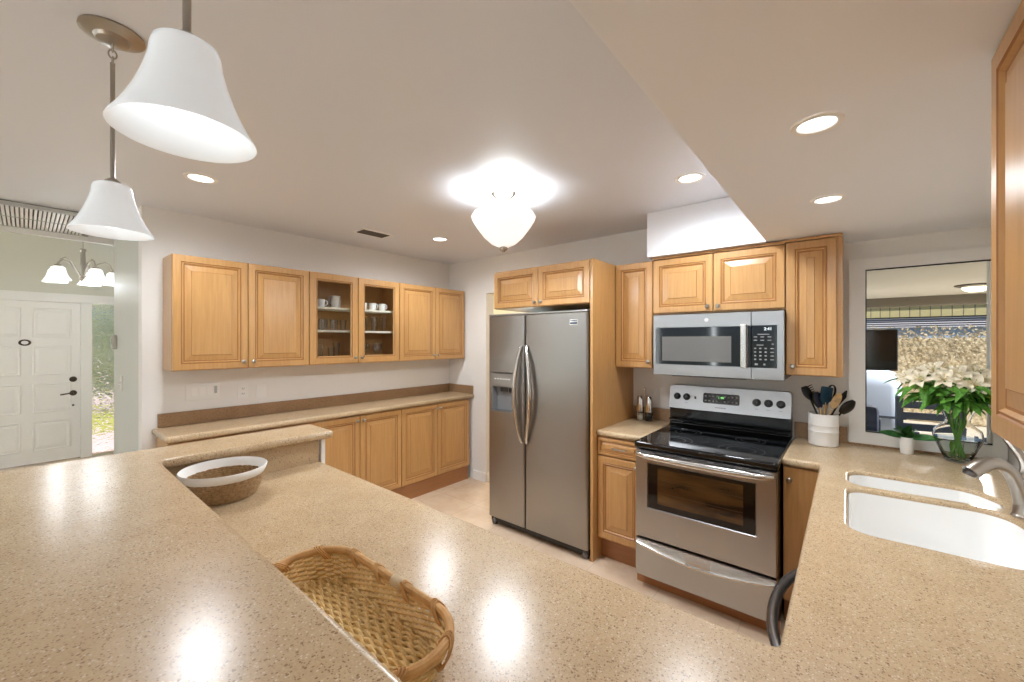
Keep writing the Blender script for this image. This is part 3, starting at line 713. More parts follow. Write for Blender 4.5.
mb.rings([[(a, y, c), (b, y, c), (b, y, d), (a, y, d)] for a, b, c, d, y in ((x0, x1, 0, H_, .029), (x0, x1, 0, H_, .003), (x0+.001, x1-.003, .003, H_-.003, 0))], True, True)
cpn = mb.build('control_panel', M['steel'], t, smooth=False)
kx0, kx1 = .577, .728
mb = MB(); mb.box((kx0+.021, -.0035, .072), (kx1, -.0005, .326), .0015); kp = mb.build('keypad', M['blackglass'], cpn, smooth=False)
mb = MB()
for r_ in range(4):
    for c in range(3): mb.box((.612+c*.027, -.0042, .118+r_*.022), (.623+c*.027, -.0034, .126+r_*.022))
    mb.box((.695, -.0042, .119+r_*.022), (.713, -.0034, .124+r_*.022))
for r_ in range(2):
    for c in range(3): mb.box((.609+c*.036, -.0042, .234+r_*.02), (.628+c*.036, -.0034, .239+r_*.02))
mb.box((.63, -.0042, .270), (.69, -.0034, .274)); mb.box((.625, -.0042, .206), (.66, -.0034, .210)); mb.box((.615, -.0042, .088), (.632, -.0034, .098)); mb.box((.66, -.0042, .088), (.67, -.0034, .098)); mb.box((.702, -.0042, .21), (.712, -.0034, .217))
mb.build('keypad_print', M['legend'], kp, smooth=False)
text_mesh('clock_digits', '2:41', .024, M['led_w'], kp, TR(.683, -.0036, .303) @ RX(R(90)))

# ------------------------------------------------------------------ ceiling fixtures
def downlight(x, y, z, label, e=14):
    t = thing('downlight', label, 'downlight', (x, y, z), 0, 'recessed downlights'); k_ = .70 if z < 2.3 else .90; t.scale = (k_, k_, 1)
    mb = MB(); mb.lathe([(.062, -.002), (.066, -.006), (.085, -.005), (.088, -.0005)], 36); mb.build('trim_ring', M['white'], t)
    mb = MB(); mb.lathe([(0, -.0035), (.03, -.0035), (.064, -.002)], 36); mb.build('lens', M['lens'], t)
    light('downlight_lamp', 'SPOT', (0, 0, -.02), e, (.88, .94, 1), .09, parent=t, spot=R(178))
downlight(-.067, 2.36, ZC, '') if False else None
downlight(-.677, 2.37, ZC, 'round recessed downlight beside the white soffit above the range', 52)
downlight(-2.80, 2.365, ZC, 'small round recessed downlight near the ceiling vent and back wall', 54)
downlight(-2.778, .628, ZC, 'round recessed downlight below the nearest pendant, over the left cabinets', 56)
downlight(-.066, 1.395, ZD, 'larger recessed downlight in the dropped ceiling, nearest the viewer', 14)
downlight(-.065, 2.165, ZD, 'recessed downlight in the dropped ceiling nearest the window', 18)
# vent
t = thing('ceiling_vent', 'small dark slotted air vent in the kitchen ceiling', 'vent', (-3.075, 1.875, ZC))
mb = MB(); mb.box((-.082, -.14, -.010), (-.070, .14, -.0005)); mb.box((.070, -.14, -.010), (.082, .14, -.0005)); mb.box((-.070, -.14, -.010), (.070, -.128, -.0005)); mb.box((-.070, .128, -.010), (.070, .14, -.0005)); mb.build('frame', M['white'], t, smooth=False)
MB().box((-.069, -.127, -.004), (.069, .127, -.0005)).build('backing', M['dark'], t, smooth=False)
for k in range(5):
    x = -.05+k*.025
    mb = MB(); mb.rings([[(x, y, -.013), (x+.003, y, -.013), (x+.012, y, -.005), (x+.009, y, -.005)] for y in (-.117, .117)]); mb.build('slat', mat('vent_slat', srgb(84, 76, 68), .5) if k == 0 else bpy.data.materials['vent_slat'], t, smooth=False)
# long louvred grille over the entry opening
t = thing('ceiling_louver', 'long white louvred ceiling grille with two rows above the entry', 'grille', (-4.56, 0, ZC))
mb = MB(); L0, L1 = -.45, .34
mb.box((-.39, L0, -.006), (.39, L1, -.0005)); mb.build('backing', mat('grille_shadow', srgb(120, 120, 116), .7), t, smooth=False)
mb = MB()
for x in (-.39, -.012, .366): mb.box((x, L0, -.03), (x+.024, L1, -.0065))
mb.box((-.39, L1-.02, -.03), (.39, L1, -.0065)); mb.build('frame', mat('grille_frame', srgb(190, 190, 186), .5), t, smooth=False)
k = 0
y = L0+.02
while y < L1-.05:
    for xa, xb in ((-.366, -.012), (.012, .366)):
        MB().box((xa+.004, y, -.030), (xb-.004, y+.0135, -.022)).build('slat', M['white'], t, smooth=False)
    y += .0205
# flush ceiling lamp
t = thing('ceiling_lamp', 'semi-flush ceiling lamp with white glass bowl above the kitchen floor', 'lamp', (-1.62, 1.87, ZC))
mb = MB(); mb.lathe([(.075, -.0005), (.076, -.012), (.06, -.03), (.03, -.042), (0, -.045)], 32); mb.build('canopy', M['nickel'], t)
for k in range(3):
    a = k*2*PI/3+.5; mb = MB(); mb.tube([(.035*math.cos(a), .035*math.sin(a), -.035), (.075*math.cos(a), .075*math.sin(a), -.145)], .005, 8); mb.build('rod', M['nickel'], t)
mb = MB(); mb.tube([(0, 0, -.04), (0, 0, -.34)], .007, 8); mb.build('stem', M['nickel'], t)
mb = MB(); mb.lathe([(.150, -.118), (.185, -.135), (.197, -.155), (.19, -.175), (.165, -.215), (.12, -.275), (.075, -.315), (.03, -.335), (.0, -.337)], 48)
sb = mb.build('bowl_shade', M['shade2'], t, angle=80)
mb = MB(); mb.lathe([(.022, -.336), (.026, -.342), (.024, -.352), (.012, -.360), (.009, -.366), (0, -.368)], 24); mb.build('finial', M['nickel'], t)
for k in range(3):
    a = k*2*PI/3; light('bowl_bulb', 'POINT', (.085*math.cos(a), .085*math.sin(a), -.215), 5.5, (.88, .94, 1), .04, parent=t)
light('bowl_glow', 'AREA', (0, 0, -.385), 14, (.88, .94, 1), .22, parent=t)
# pendants
def pendant(x, y, label):
    t = thing('pendant_lamp', label, 'lamp', (x, y, ZC), 0, 'bell pendants over the bar')
    mb = MB(); mb.lathe([(.072, -.0005), (.073, -.006), (.05, -.016), (.042, -.018), (.036, -.026), (.012, -.032), (0, -.033)], 36); mb.build('canopy', M['nickel'], t)
    mb = MB()
    for i in range(3):
        zc = -.042-i*.02
        mb.tube([(.009*math.cos(a)*(i % 2 == 0), .009*math.cos(a)*(i % 2 == 1), zc+.013*math.sin(a)) for a in [q*PI/6 for q in range(12)]], .0022, 6, closed=True)
    mb.build('chain', M['nickel'], t)
    mb = MB(); mb.tube([(0, 0, -.088), (0, 0, -.44)], .0058, 12); mb.build('rod', M['nickel'], t)
    mb = MB(); mb.lathe([(0, -.428), (.010, -.430), (.018, -.438), (.019, -.446), (.012, -.447)], 28); mb.build('cap', M['nickel'], t)
    out = [(.013, -.446), (.034, -.447), (.0415, -.452), (.0445, -.462), (.0465, -.480), (.0535, -.506), (.0625, -.532), (.073, -.556), (.083, -.575), (.0915, -.588)]
    inn = [(r-.004, z-.0) for r, z in out[::-1]]
    mb = MB(); mb.lathe(out+[(.0925, -.5915)]+inn, 48); mb.build('bell_shade', M['shade'], t, angle=70)
    mb = MB(); mb.lathe([(0, -.578), (.014, -.574), (.026, -.556), (.027, -.540), (.018, -.512), (.013, -.465)], 20); mb.build('bulb', M['bulb'], t)
pendant(-.795, .162, 'white bell-glass pendant lamp closest to the viewer, hanging over the bar')
pendant(-1.674, .166, 'white bell-glass pendant lamp farther off, its round nickel canopy visible')
# chandelier in the foyer
t = thing('chandelier', 'five-arm nickel chandelier with white bell shades in the entry', 'chandelier', (-6.1, .385, 2.95))
mb = MB(); mb.lathe([(.06, -.0005), (.06, -.012), (.02, -.03), (0, -.03)], 24); mb.build('canopy', M['nickel'], t)
mb = MB(); mb.tube([(0, 0, -.03), (0, 0, -.40)], .004, 6)
for z in (-.42, -.44): mb.tube([(.012*math.cos(q*PI/6), 0, z+.018*math.sin(q*PI/6)) for q in range(12)], .0035, 6, closed=True)
mb.build('chain', M['nickel'], t)
mb = MB(); mb.lathe([(0, -.45), (.02, -.455), (.028, -.47), (.018, -.49), (.02, -.52), (.022, -.62), (.014, -.68), (.012, -.74), (.03, -.76), (.03, -.775), (.012, -.79), (0, -.80)], 20); mb.build('stem', M['nickel'], t)
for k in range(5):
    a = R(20)+k*2*PI/5; c, s_ = math.cos(a), math.sin(a)
    mb = MB(); mb.tube([(r*c, r*s_, z) for r, z in ((.015, -.75), (.06, -.68), (.11, -.60), (.16, -.575), (.20, -.60), (.225, -.66))], .007, 8); ar = mb.build('arm', M['nickel'], t)
    mb = MB(); mb.lathe([(0, -.655), (.024, -.658), (.03, -.675), (.026, -.68)], 18, TR(.225*c, .225*s_, 0)); mb.build('socket_cup', M['nickel'], ar)
    mb = MB(); mb.lathe([(.028, -.675), (.046, -.685), (.054, -.71), (.063, -.75), (.080, -.79), (.093, -.806), (.090, -.807), (.058, -.75), (.044, -.70)], 28, TR(.225*c, .225*s_, 0)); mb.build('shade', mat('chandelier_glass', srgb(244, 244, 242), .3, emit=.8) if k == 0 else bpy.data.materials['chandelier_glass'], t, angle=80)
    light('chandelier_bulb', 'POINT', (.225*c, .225*s_, -.825), 2.5, (.88, .94, 1), .03, parent=t)

# ------------------------------------------------------------------ wall plates
def plate(name, label, cat, y, z, wd, ht, kind):
    t = thing(name, label, cat, (XL, y, z))
    MB().box((.0005, -wd/2, -ht/2), (.006, wd/2, ht/2), .002).build('cover_plate', M['plate'], t, smooth=False)
    if kind == 'switches':
        for k in range(3):
            MB().box((.0061, -.068+k*.046, -.033), (.009, -.034+k*.046, .033), .001).build('rocker', M['ceramic'], t, smooth=False)
        MB().box((.0061, .066, -.02), (.010, .084, .033), .002).build('dimmer', mat('grey_dimmer', srgb(176, 178, 178), .5), t, smooth=False)
    if kind == 'outlet':
        for zz in (-.02, .02):
            o = MB().box((.0061, -.016, zz-.014), (.008, .016, zz+.014), .003).build('socket', M['ceramic'], t, smooth=False)
            mb = MB(); mb.box((.0078, -.008, zz-.004), (.0083, -.005, zz+.006)); mb.box((.0078, .005, zz-.004), (.0083, .008, zz+.006)); mb.box((.0078, -.002, zz-.010), (.0083, .002, zz-.006)); mb.build('slots', M['dark'], o, smooth=False)
    return t
plate('light_switch', 'wide white multi-gang switch plate above the left worktop', 'switch', .836, 1.172, .205, .118, 'switches')
plate('wall_outlet', 'white duplex outlet right of the wide switch plate', 'outlet', 1.089, 1.15, .072, .115, 'outlet')
plate('blank_plate', 'blank white wall plate right of the left-wall outlet', 'plate', 1.218, 1.137, .072, .11, 'blank')
t = thing('wall_outlet', 'white outlet plate behind the salt and pepper mills', 'outlet', (-1.19, YB, 1.10))
MB().box((-.037, -.006, -.058), (.037, -.0005, .058), .002).build('cover_plate', M['plate'], t, smooth=False)
for zz in (-.02, .02): MB().box((-.016, -.008, zz-.014), (.016, -.0061, zz+.014), .003).build('socket', M['ceramic'], t, smooth=False)
t = thing('thermostat', 'small grey box fixed to the far edge of the glossy entry wall', 'thermostat', (-4.80, .5, 1.53))
MB().box((-.05, -.032, -.06), (.05, -.0005, .06), .006).build('body', mat('grey_plastic', srgb(180, 178, 166), .5), t, smooth=False)
MB().box((-.012, -.034, -.02), (.02, -.032, .03)).build('display', M['bluegrey'], t, smooth=False)
t = thing('light_switch', 'single white toggle switch on the glossy entry wall', 'switch', (-4.5, .5, 1.2))
MB().box((-.036, -.006, -.058), (.036, -.0005, .058), .002).build('cover_plate', M['plate'], t, smooth=False)
MB().box((-.005, -.02, -.01), (.005, -.006, .012), .001).build('toggle', M['plate'], t, smooth=False)

# ------------------------------------------------------------------ seagrass bowl
BZ = CT1+.0008
t = thing('seagrass_bowl', 'round seagrass bowl with white upper band on the lower worktop', 'bowl', (-1.938, .515, BZ)); t.scale = (.97, .97, .96)
mb = MB(); n = 72
def coil(r, z, tr, ph):
    pts = []; rr = []
    for i in range(n):
        a = 2*PI*i/n; pts.append((r*math.cos(a), r*math.sin(a), z+.0006*math.sin(a*17+ph))); rr.append(tr*(1+.16*math.sin(a*36+ph)))
    mb.tube(pts, rr, 6, closed=True)
for i in range(10): coil(.112+.0135*math.sin(min(1, i/7)*PI/2)+.0012*i, .007+.0085*i, .0056, i*1.7)
for i in range(10): coil(.012+.0105*i, .006, .0058, i*2.1)
mb.build('woven_base', M['seagrass'], t)
mb = MB(); mb.lathe([(.1355, .083), (.1405, .085), (.148, .100), (.154, .118), (.151, .1215), (.147, .118), (.140, .100), (.1315, .084), (.1355, .083)], 56); mb.build('white_band', M['grass_white'], t, angle=60)
# ------------------------------------------------------------------ wicker tray
t = thing('wicker_tray', 'long oval wicker tray with cane rim on the worktop beside the bar', 'tray', (-.822, .447, BZ))
HA, HB, RC = .262, .101, .10
def oval(sx, sy, rc, n=14): return rpoly([(-sx, -sy), (sx, -sy), (sx, sy), (-sx, sy)], min(rc, sy*.98), n)
def resample(lp, N):
    L = [0]; P = [Vector(p) for p in lp]; P.append(P[0])
    for a, b in zip(P, P[1:]): L.append(L[-1]+(b-a).length)
    out = []; j = 0
    for i in range(N):
        d = L[-1]*i/N
        while L[j+1] < d: j += 1
        out.append(P[j].lerp(P[j+1], (d-L[j])/max(1e-9, L[j+1]-L[j])))
    return out
mb = MB()                                   # woven floor: weavers along the length over crosswise stakes
rows = 20
for r_ in range(rows):
    yy = -.084+.168*r_/(rows-1); half = .236-.05*(abs(yy)/.084)**3
    pts = []
    for i in range(73):
        x = -half+2*half*i/72; pts.append((x, yy+.0008*math.sin(i*1.3+r_), .0068+.0036*math.cos(PI*(i/72*22*half/.236)+(r_ % 2)*PI)))
    mb.tube(pts, .0040, 6)
mb.build('woven_floor', M['wicker'], t)
mb = MB()
for k in range(23):
    x = -.233+.0212*k; hh = .084-.05*(abs(x)/.236)**4
    for q in (-.0032, .0032): mb.tube([(x+q, -hh, .0065), (x+q, hh, .0065)], .0026, 5)
mb.build('floor_stakes', M['wicker'], t)
mb = MB(); N = 168
for lv in range(11):
    f_ = lv/10; lp = resample(oval(.240+.020*f_, .086+.013*f_, .085, 16), N)
    for s_ in range(1):
        pts = []
        for i, p in enumerate(lp):
            o_ = .0042*math.sin(PI*i/3+lv*PI); nn = Vector((p.x*.35, p.y)).normalized(); pts.append((p.x+nn.x*o_, p.y+nn.y*o_, .010+.052*f_))
        mb.tube(pts, .0040, 5, closed=True)
mb.build('woven_side', M['wicker'], t)
mb = MB()
st = resample(oval(.25, .092, .09, 16), 56); st0 = resample(oval(.238, .085, .083, 16), 56); st1 = resample(oval(.261, .100, .094, 16), 56)
for a, b in zip(st0, st1): mb.tube([(a.x, a.y, .006), (b.x, b.y, .066)], .0024, 5)
mb.build('side_stakes', M['wicker'], t)
mb = MB(); rim = resample(oval(HA+.003, HB, .10, 16), 96); mb.tube([(p.x, p.y, .070) for p in rim], .0095, 10, closed=True); mb.build('cane_rim', M['cane'], t)
for k in range(12):
    i = int(k*96/12+3) % 96; p = rim[i]; tg = (rim[(i+2) % 96]-rim[i-2]).normalized(); nn = Vector((tg.y, -tg.x))
    mb = MB()
    for q in (-.006, 0, .006):
        pts = []
        for j in range(13):
            a = 2*PI*j/12; rr = .0125
            pts.append((p.x+nn.x*rr*math.cos(a)*(1.0)+tg.x*(q+.018*math.sin(a)), p.y+nn.y*rr*math.cos(a)+tg.y*(q+.018*math.sin(a)), .066+(.0145 if math.sin(a) > 0 else .024)*math.sin(a)))
        mb.tube(pts[:-1], .0023, 5, closed=True)
    mb.build('lashing', M['cane'], t)
mb = MB(); i0 = 40
for ii in (96*20//96,):
    pass
k0 = min(range(96), key=lambda i: (rim[i]-Vector((.03, HB))).length)
for q in range(7):
    p = Vector((.012+q*.0052, HB)); mb.tube([(p.x, p.y+.0108*math.cos(a), .070+.0108*math.sin(a)) for a in [j*PI/6 for j in range(12)]], .0026, 5, closed=True)
mb.build('pale_binding', M['binding'], t)

# ------------------------------------------------------------------ utensil crock and utensils
CX, CY = -.114, 3.085
t = thing('utensil_crock', 'white ceramic crock of cooking utensils left of the window', 'crock', (CX, CY, BZ))
mb = MB(); prof = [(0, 0), (.070, 0), (.074, .004), (.0745, .080), (.0765, .083), (.0745, .087), (.0745, .118), (.0765, .121), (.0745, .125), (.0750, .182), (.0735, .188), (.0705, .188), (.069, .184), (.069, .01), (0, .008)]
mb.lathe(prof, 44); mb.build('pot', M['ceramic'], t)
def utensil(name, label, foot, top, handle_m, head_fn, head_m, r=.006):
    f_ = Vector((CX+foot[0], CY+foot[1], BZ+.011+r)); tp = Vector((CX+top[0]*1.1+.010, CY+top[1], BZ+top[2]+.022))
    o = thing(name, label, 'utensil', f_)
    d = (tp-f_); L = d.length; z = d.normalized(); x = Vector((.79, .61, 0)); x = (x-z*x.dot(z)).normalized(); y = z.cross(x)
    m4 = Matrix((x, y, z)).transposed().to_4x4()
    mb = MB(); mb.tube([m4 @ Vector((0, 0, q*(L-.07))) for q in (0, .5, 1)], [r, r, r*.8], 8); mb.build('handle', handle_m, o)
    head_fn(o, m4 @ TR(0, 0, L), head_m); return o
def flat_head(outline, th=.003, slots=(), curve=0):
    def fn(o, m4, m):
        mb = MB(); loops = [outline]+[list(s) for s in slots]
        loops = [loops[0] if ccw(loops[0]) else loops[0][::-1]]+[lp if not ccw(lp) else lp[::-1] for lp in loops[1:]]
        mb.slab(loops, -th, th, min(.002, th*.7), 2)
        bmesh.ops.transform(mb.bm, matrix=m4 @ RX(R(90)), verts=mb.bm.verts[:])
        mb.build('head', m, o, smooth=False)
    return fn
def ell(a, b, n=20, cy=0): return [(a*math.cos(2*PI*i/n), cy+b*math.sin(2*PI*i/n)) for i in range(n)]
spat = rpoly([(-.012, -.075), (.012, -.075), (.030, -.02), (.030, .012), (-.026, .022), (-.030, -.02)], .008, 4)
turner = rpoly([(-.010, -.085), (.010, -.085), (.034, -.05), (.036, .02), (-.032, .03), (-.034, -.05)], .008, 4)
def spoonhead(o, m4, m):
    mb = MB(); rs = []
    for k in range(9):
        q = k/8; zz = -.075+.10*q; wv = .032*math.sin(PI*min(1, .08+q*.90))**.7+.003; dp = .012*math.sin(PI*q)
        rs.append([(wv*math.cos(a), dp*math.sin(a)+(.004 if math.sin(a) > 0 else -.006)*1, zz) for a in [2*PI*i/12 for i in range(12)]])
    mb.rings(rs); bmesh.ops.transform(mb.bm, matrix=m4, verts=mb.bm.verts[:]); mb.build('head', m, o)
def forkhead(o, m4, m):
    mb = MB(); rs = []
    for k in range(8):
        q = k/7; zz = -.075+.085*q; wv = .006+.022*math.sin(PI*q*.85)**.8
        rs.append([(wv*math.cos(a), .005*math.sin(a)+.012*q*q, zz) for a in [2*PI*i/10 for i in range(10)]])
    mb.rings(rs)
    for k in range(5):
        zz = -.05+k*.013; mb.tube([(.014, .006, zz), (.030, .002, zz+.004), (.036, -.012, zz+.007)], [.0036, .0032, .0022], 6)
    bmesh.ops.transform(mb.bm, matrix=m4, verts=mb.bm.verts[:]); mb.build('head', m, o)
def loophead(o, m4, m):
    mb = MB(); mb.tube(bez((-.018, 0, -.08), (-.05, 0, .05), (.05, 0, .05), (.018, 0, -.08), 16), .008, 8, flat=.5)
    mb.tube([(-.018, 0, -.078), (.018, 0, -.078)], .007, 8)
    bmesh.ops.transform(mb.bm, matrix=m4, verts=mb.bm.verts[:]); mb.build('head', m, o)
utensil('pasta_server', 'black toothed pasta server leaning left in the white crock', (.03, -.01), (-.085, -.045, .315), M['black'], forkhead, M['black'])
utensil('spatula', 'olive green spatula behind the pasta server in the crock', (.035, .012), (-.048, -.014, .275), M['beech'], flat_head(spat), M['olive'])
utensil('spatula', 'navy spatula with wooden handle left of the teal turner', (.01, -.03), (-.030, -.044, .275), M['beech'], flat_head(spat), M['navy'])
utensil('turner', 'teal blue turner with wooden handle in the middle of the crock', (-.012, -.005), (.006, -.036, .305), M['beech'], flat_head(turner, .004), M['teal'])
utensil('masher', 'black looped utensil upright behind the teal turner', (-.03, .03), (.028, .028, .318), M['beech'], loophead, M['black'])
slots_ = [ [(x-.002, -.02), (x+.002, -.02), (x+.002, .012), (x-.002, .012)] for x in (-.010, 0, .010)]
utensil('wooden_spoon', 'pale wooden slotted spoon leaning right at the crock front', (-.035, -.025), (.050, -.052, .262), M['beech'], flat_head(ell(.026, .052, 24, -.012), .0035, slots_), M['beech'])
utensil('turner', 'black pointed turner behind the wooden slotted spoon', (-.035, .0), (.078, .0, .285), M['black'], flat_head(rpoly([(-.008, -.07), (.008, -.07), (.022, -.01), (.002, .035), (-.02, -.01)], .004, 3)), M['black'])
utensil('serving_spoon', 'black serving spoon leaning far right over the crock rim', (-.045, .02), (.106, -.02, .238), M['black'], spoonhead, M['black'])

# ------------------------------------------------------------------ mills
def mill(x, y, label, fill, fm):
    t = thing('spice_mill', label, 'mill', (x, y, .916), 0, 'steel salt and pepper mills'); t.scale = (1.12, 1.12, 1.0)
    mb = MB(); mb.lathe([(0, .001), (.025, .001), (.026, .006), (.0255, .066), (.024, .066), (.024, .068)], 28); mb.build('clear_base', M['clear'], t)
    mb = MB(); mb.lathe([(0, .0025), (.0225, .0025), (.0225, .05), (0, .052)], 24); mb.build(fill, fm, t)
    mb = MB(); mb.lathe([(.024, .067), (.0265, .069), (.026, .11), (.0235, .16), (.021, .18), (.013, .192), (0, .195)], 28); mb.build('steel_sleeve', M['chrome'], t)
mill(-1.268, 3.12, 'steel mill with white salt in its clear base, left of the pair', 'salt_fill', M['salt'])
mill(-1.196, 3.117, 'steel mill with dark pepper in its clear base, nearer the range', 'pepper_fill', M['pepper'])
t = thing('mill_stand', 'thin chrome wire stand around the salt and pepper mills', 'stand', (-1.23, 3.117, .916))
mb = MB()
for x in (-.032, .032):
    mb.tube([(x+.030*math.cos(q*PI/10), .030*math.sin(q*PI/10), .045) for q in range(20)], .0016, 6, closed=True)
mb.tube([(0, -.004, .045), (0, -.004, .235)], .0022, 6); mb.tube([(.010*math.cos(q*PI/8), -.004, .245+.010*math.sin(q*PI/8)) for q in range(16)], .002, 6, closed=True)
for x, y in ((-.0, -.027), (0, .027), (-.064, 0), (.064, 0)): mb.tube([(x, y*.3 if x == 0 else y, .0018), (x, y*.3 if x == 0 else y, .045)], .0017, 6)
mb.build('wire_frame', M['chrome'], t)

# ------------------------------------------------------------------ vase with lilies
VX, VY = .437, 3.085
t = thing('glass_vase', 'clear round-bellied glass vase of lilies on the window worktop', 'vase', (VX, VY, BZ))
vp = [(0, .001), (.045, .001), (.048, .006), (.052, .02), (.070, .065), (.088, .110), (.092, .135), (.086, .165), (.060, .190), (.046, .207), (.046, .22), (.056, .25), (.070, .278)]
mb = MB(); mb.lathe(vp+[(r-.003, z) for r, z in vp[::-1] if z > .01]+[(0, .011)], 48); mb.build('vessel', M['vaseglass'], t, angle=60)
mb = MB(); mb.lathe([(0, .0125), (.044, .0125), (.048, .022), (.066, .066), (.084, .110), (.0865, .125), (.03, .1255), (0, .1255)], 40); mb.build('water', M['water'], t, angle=60)
def petal_mb(mb, m4, L=.066, W=.024, nl=7):
    rs = []
    for k in range(nl+1):
        q = k/nl; wv = W*math.sin(PI*(.10+.90*q))**.75 if q < 1 else .001
        z = L*(.75*q-.30*q**3)*1.2; r = .006+L*(.35*q+.55*q*q)
        row = []
        for j in range(5):
            u = (j-2)/2; row.append(m4 @ Vector((r-.004*u*u*0, u*wv, z+.010*u*u*math.sin(PI*q))))
        rs.append(row)
    mb.rings(rs, False, False, closed=False)
mb = MB()
for k in range(6): petal_mb(mb, RZ(k*PI/3) @ RY(R(0 if k % 2 else 6)), .066 if k % 2 else .062, .021 if k % 2 else .015)
FL = mb.build('flower', M['petal'], recalc=False, angle=80)
mb = MB()
for k in range(6):
    a = k*PI/3+.3; mb.tube([(0, 0, .005), (.006*math.cos(a), .006*math.sin(a), .03), (.018*math.cos(a), .018*math.sin(a), .05)], .0011, 4); mb.tube([(.015*math.cos(a), .015*math.sin(a), .051), (.021*math.cos(a), .021*math.sin(a), .051)], .0026, 5)
SM = mb.build('stamens', M['stamen'])
def leaf_mb(L, W, bend=.6, nl=8, fold=.25):
    mb = MB(); rs = []
    for k in range(nl+1):
        q = k/nl; wv = W*math.sin(PI*min(1, .06+.94*q))**.8+.0008; x = L*q*(1-.12*bend*q); z = L*(.35*q-.55*bend*q*q)
        rs.append([(x, u*wv, z+abs(u)*wv*fold) for u in (-1, -.5, 0, .5, 1)])
    mb.rings(rs, False, False, closed=False); return mb
LF = [leaf_mb(.16, .0155, b).build('leaf', M['leaf'], recalc=False, angle=80) for b in (.3, .8, 1.2)]
def inst(src, parent, loc, rot, sc=1):
    o = bpy.data.objects.new(src.name.split('.')[0], src.data); COL.objects.link(o); o.parent = parent; o.location = loc; o.rotation_euler = rot; o.scale = (sc,)*3; return o
tops = [(-.185, -.05, .42, -70), (-.14, -.10, .415, -60), (-.085, -.02, .455, -30), (-.06, -.11, .42, -50), (-.01, -.05, .44, -30), (.0, -.12, .41, 60), (.05, .0, .45, 20), (.065, -.10, .415, 45), (.11, -.05, .435, 50), (.145, -.10, .41, 70), (.155, -.01, .455, 30), (.03, -.14, .40, 80), (-.115, .02, .445, -40)]
for i, (dx, dy, hz, lean) in enumerate(tops):
    side = 'left' if dx < -.1 else ('right' if dx > .1 else 'centre')
    o = thing('lily_stem', 'cream lily on a leafy green stem standing in the glass vase', 'flower', (VX+.032*math.cos(i*2.4), VY+.032*math.sin(i*2.4), BZ+.016), 0, 'cream lilies in the glass vase')
    b0 = Vector((0, 0, 0)); nk = Vector((VX+.030*math.cos(i*2.4+2.6), VY+.030*math.sin(i*2.4+2.6), BZ+.205))-o.location; tp = Vector((VX+dx, VY+dy, BZ+hz))-o.location
    pth = [b0.lerp(nk, q/6) for q in range(6)]+bez(nk, nk+Vector((0, 0, .07)), tp-Vector((dx*.35, dy*.35, .05)), tp, 10)
    mb = MB(); mb.tube(pth, .0034, 6); mb.build('stem', M['stem'], o)
    d = Vector((dx*1.0, dy*1.2-.10, .16)).normalized()
    q_ = d.to_track_quat('Z', 'Y').to_euler()
    fl = inst(FL, o, tp, q_, .86+.14*((i*37) % 5)/5); inst(SM, fl, (0, 0, 0), (0, 0, 0))
    for k in range(12):
        p = pth[10+(k*7+i) % 6]
        az = math.atan2(dy-.03, dx)+rnd.uniform(-1.5, 1.5); inst(LF[(i+k) % 3], o, p, (rnd.uniform(-.5, .5), rnd.uniform(-.25, .45), az), rnd.uniform(.7, 1.05))
    if i % 3 == 0: inst(LF[0], o, pth[1], (0, R(-75), i*1.9), .4)
    for k in range(2):
        inst(LF[1], o, pth[10+2*k], (rnd.uniform(-.3, .3), R(-10+30*k), math.atan2(dy-.06, dx*1.6)+(.35 if k else -.35)), 1.15)
for i, (dx, dy, hz) in enumerate(((-.055, -.03, .475), (.075, -.03, .468))):
    o = thing('greenery_sprig', ['leafy green sprig rising above the lilies left of centre', 'short leafy green sprig above the lilies right of centre'][i], 'foliage', (VX+.01-.03*i, VY+.01, BZ+.016))
    nk = Vector((VX-.01+.03*i, VY+.012, BZ+.205))-o.location; tp = Vector((VX+dx, VY+dy, BZ+hz))-o.location
    pth = bez((0, 0, 0), nk*.4, nk*.8, nk, 6)+bez(nk, nk+Vector((0, 0, .08)), tp-Vector((0, 0, .05)), tp, 8)
    MB().tube(pth, .0026, 6).build('stem', M['stem'], o)
    for k in range(5): inst(LF[k % 2], o, pth[-1-k % 3], (0, R(-35+10*k), k*1.3), .28)
for o in [FL, SM]+LF: bpy.data.objects.remove(o)
# ------------------------------------------------------------------ small potted plant
t = thing('potted_plant', 'small green plant in a white pot on the window worktop', 'plant', (.252, 3.125, BZ))
mb = MB(); mb.lathe([(0, 0), (.025, 0), (.027, .003), (.034, .09), (.033, .093), (.030, .09), (.028, .075), (0, .075)], 32); mb.build('pot', M['ceramic'], t)
mb = MB(); mb.lathe([(.0285, .0765), (.014, .082), (0, .083)], 20); mb.build('soil', M['soil'], t)
for k, (az, el, L) in enumerate(((-.35, .0, .15), (3.3, .05, .13), (1.0, .6, .09), (-1.7, .45, .09), (3.9, .35, .11), (-.9, .55, .09), (2.2, .7, .10), (5.0, .9, .09), (3.5, .8, .085))):
    if math.sin(az) > .3: L *= .6
    mb = leaf_mb(L, .021, .35, 8, .2); bmesh.ops.transform(mb.bm, matrix=TR(0, 0, .090) @ RZ(az) @ RY(-el) @ RX(.85*math.cos(az)), verts=mb.bm.verts[:]); mb.build('leaf', M['leaf2'], t, recalc=False, angle=80)

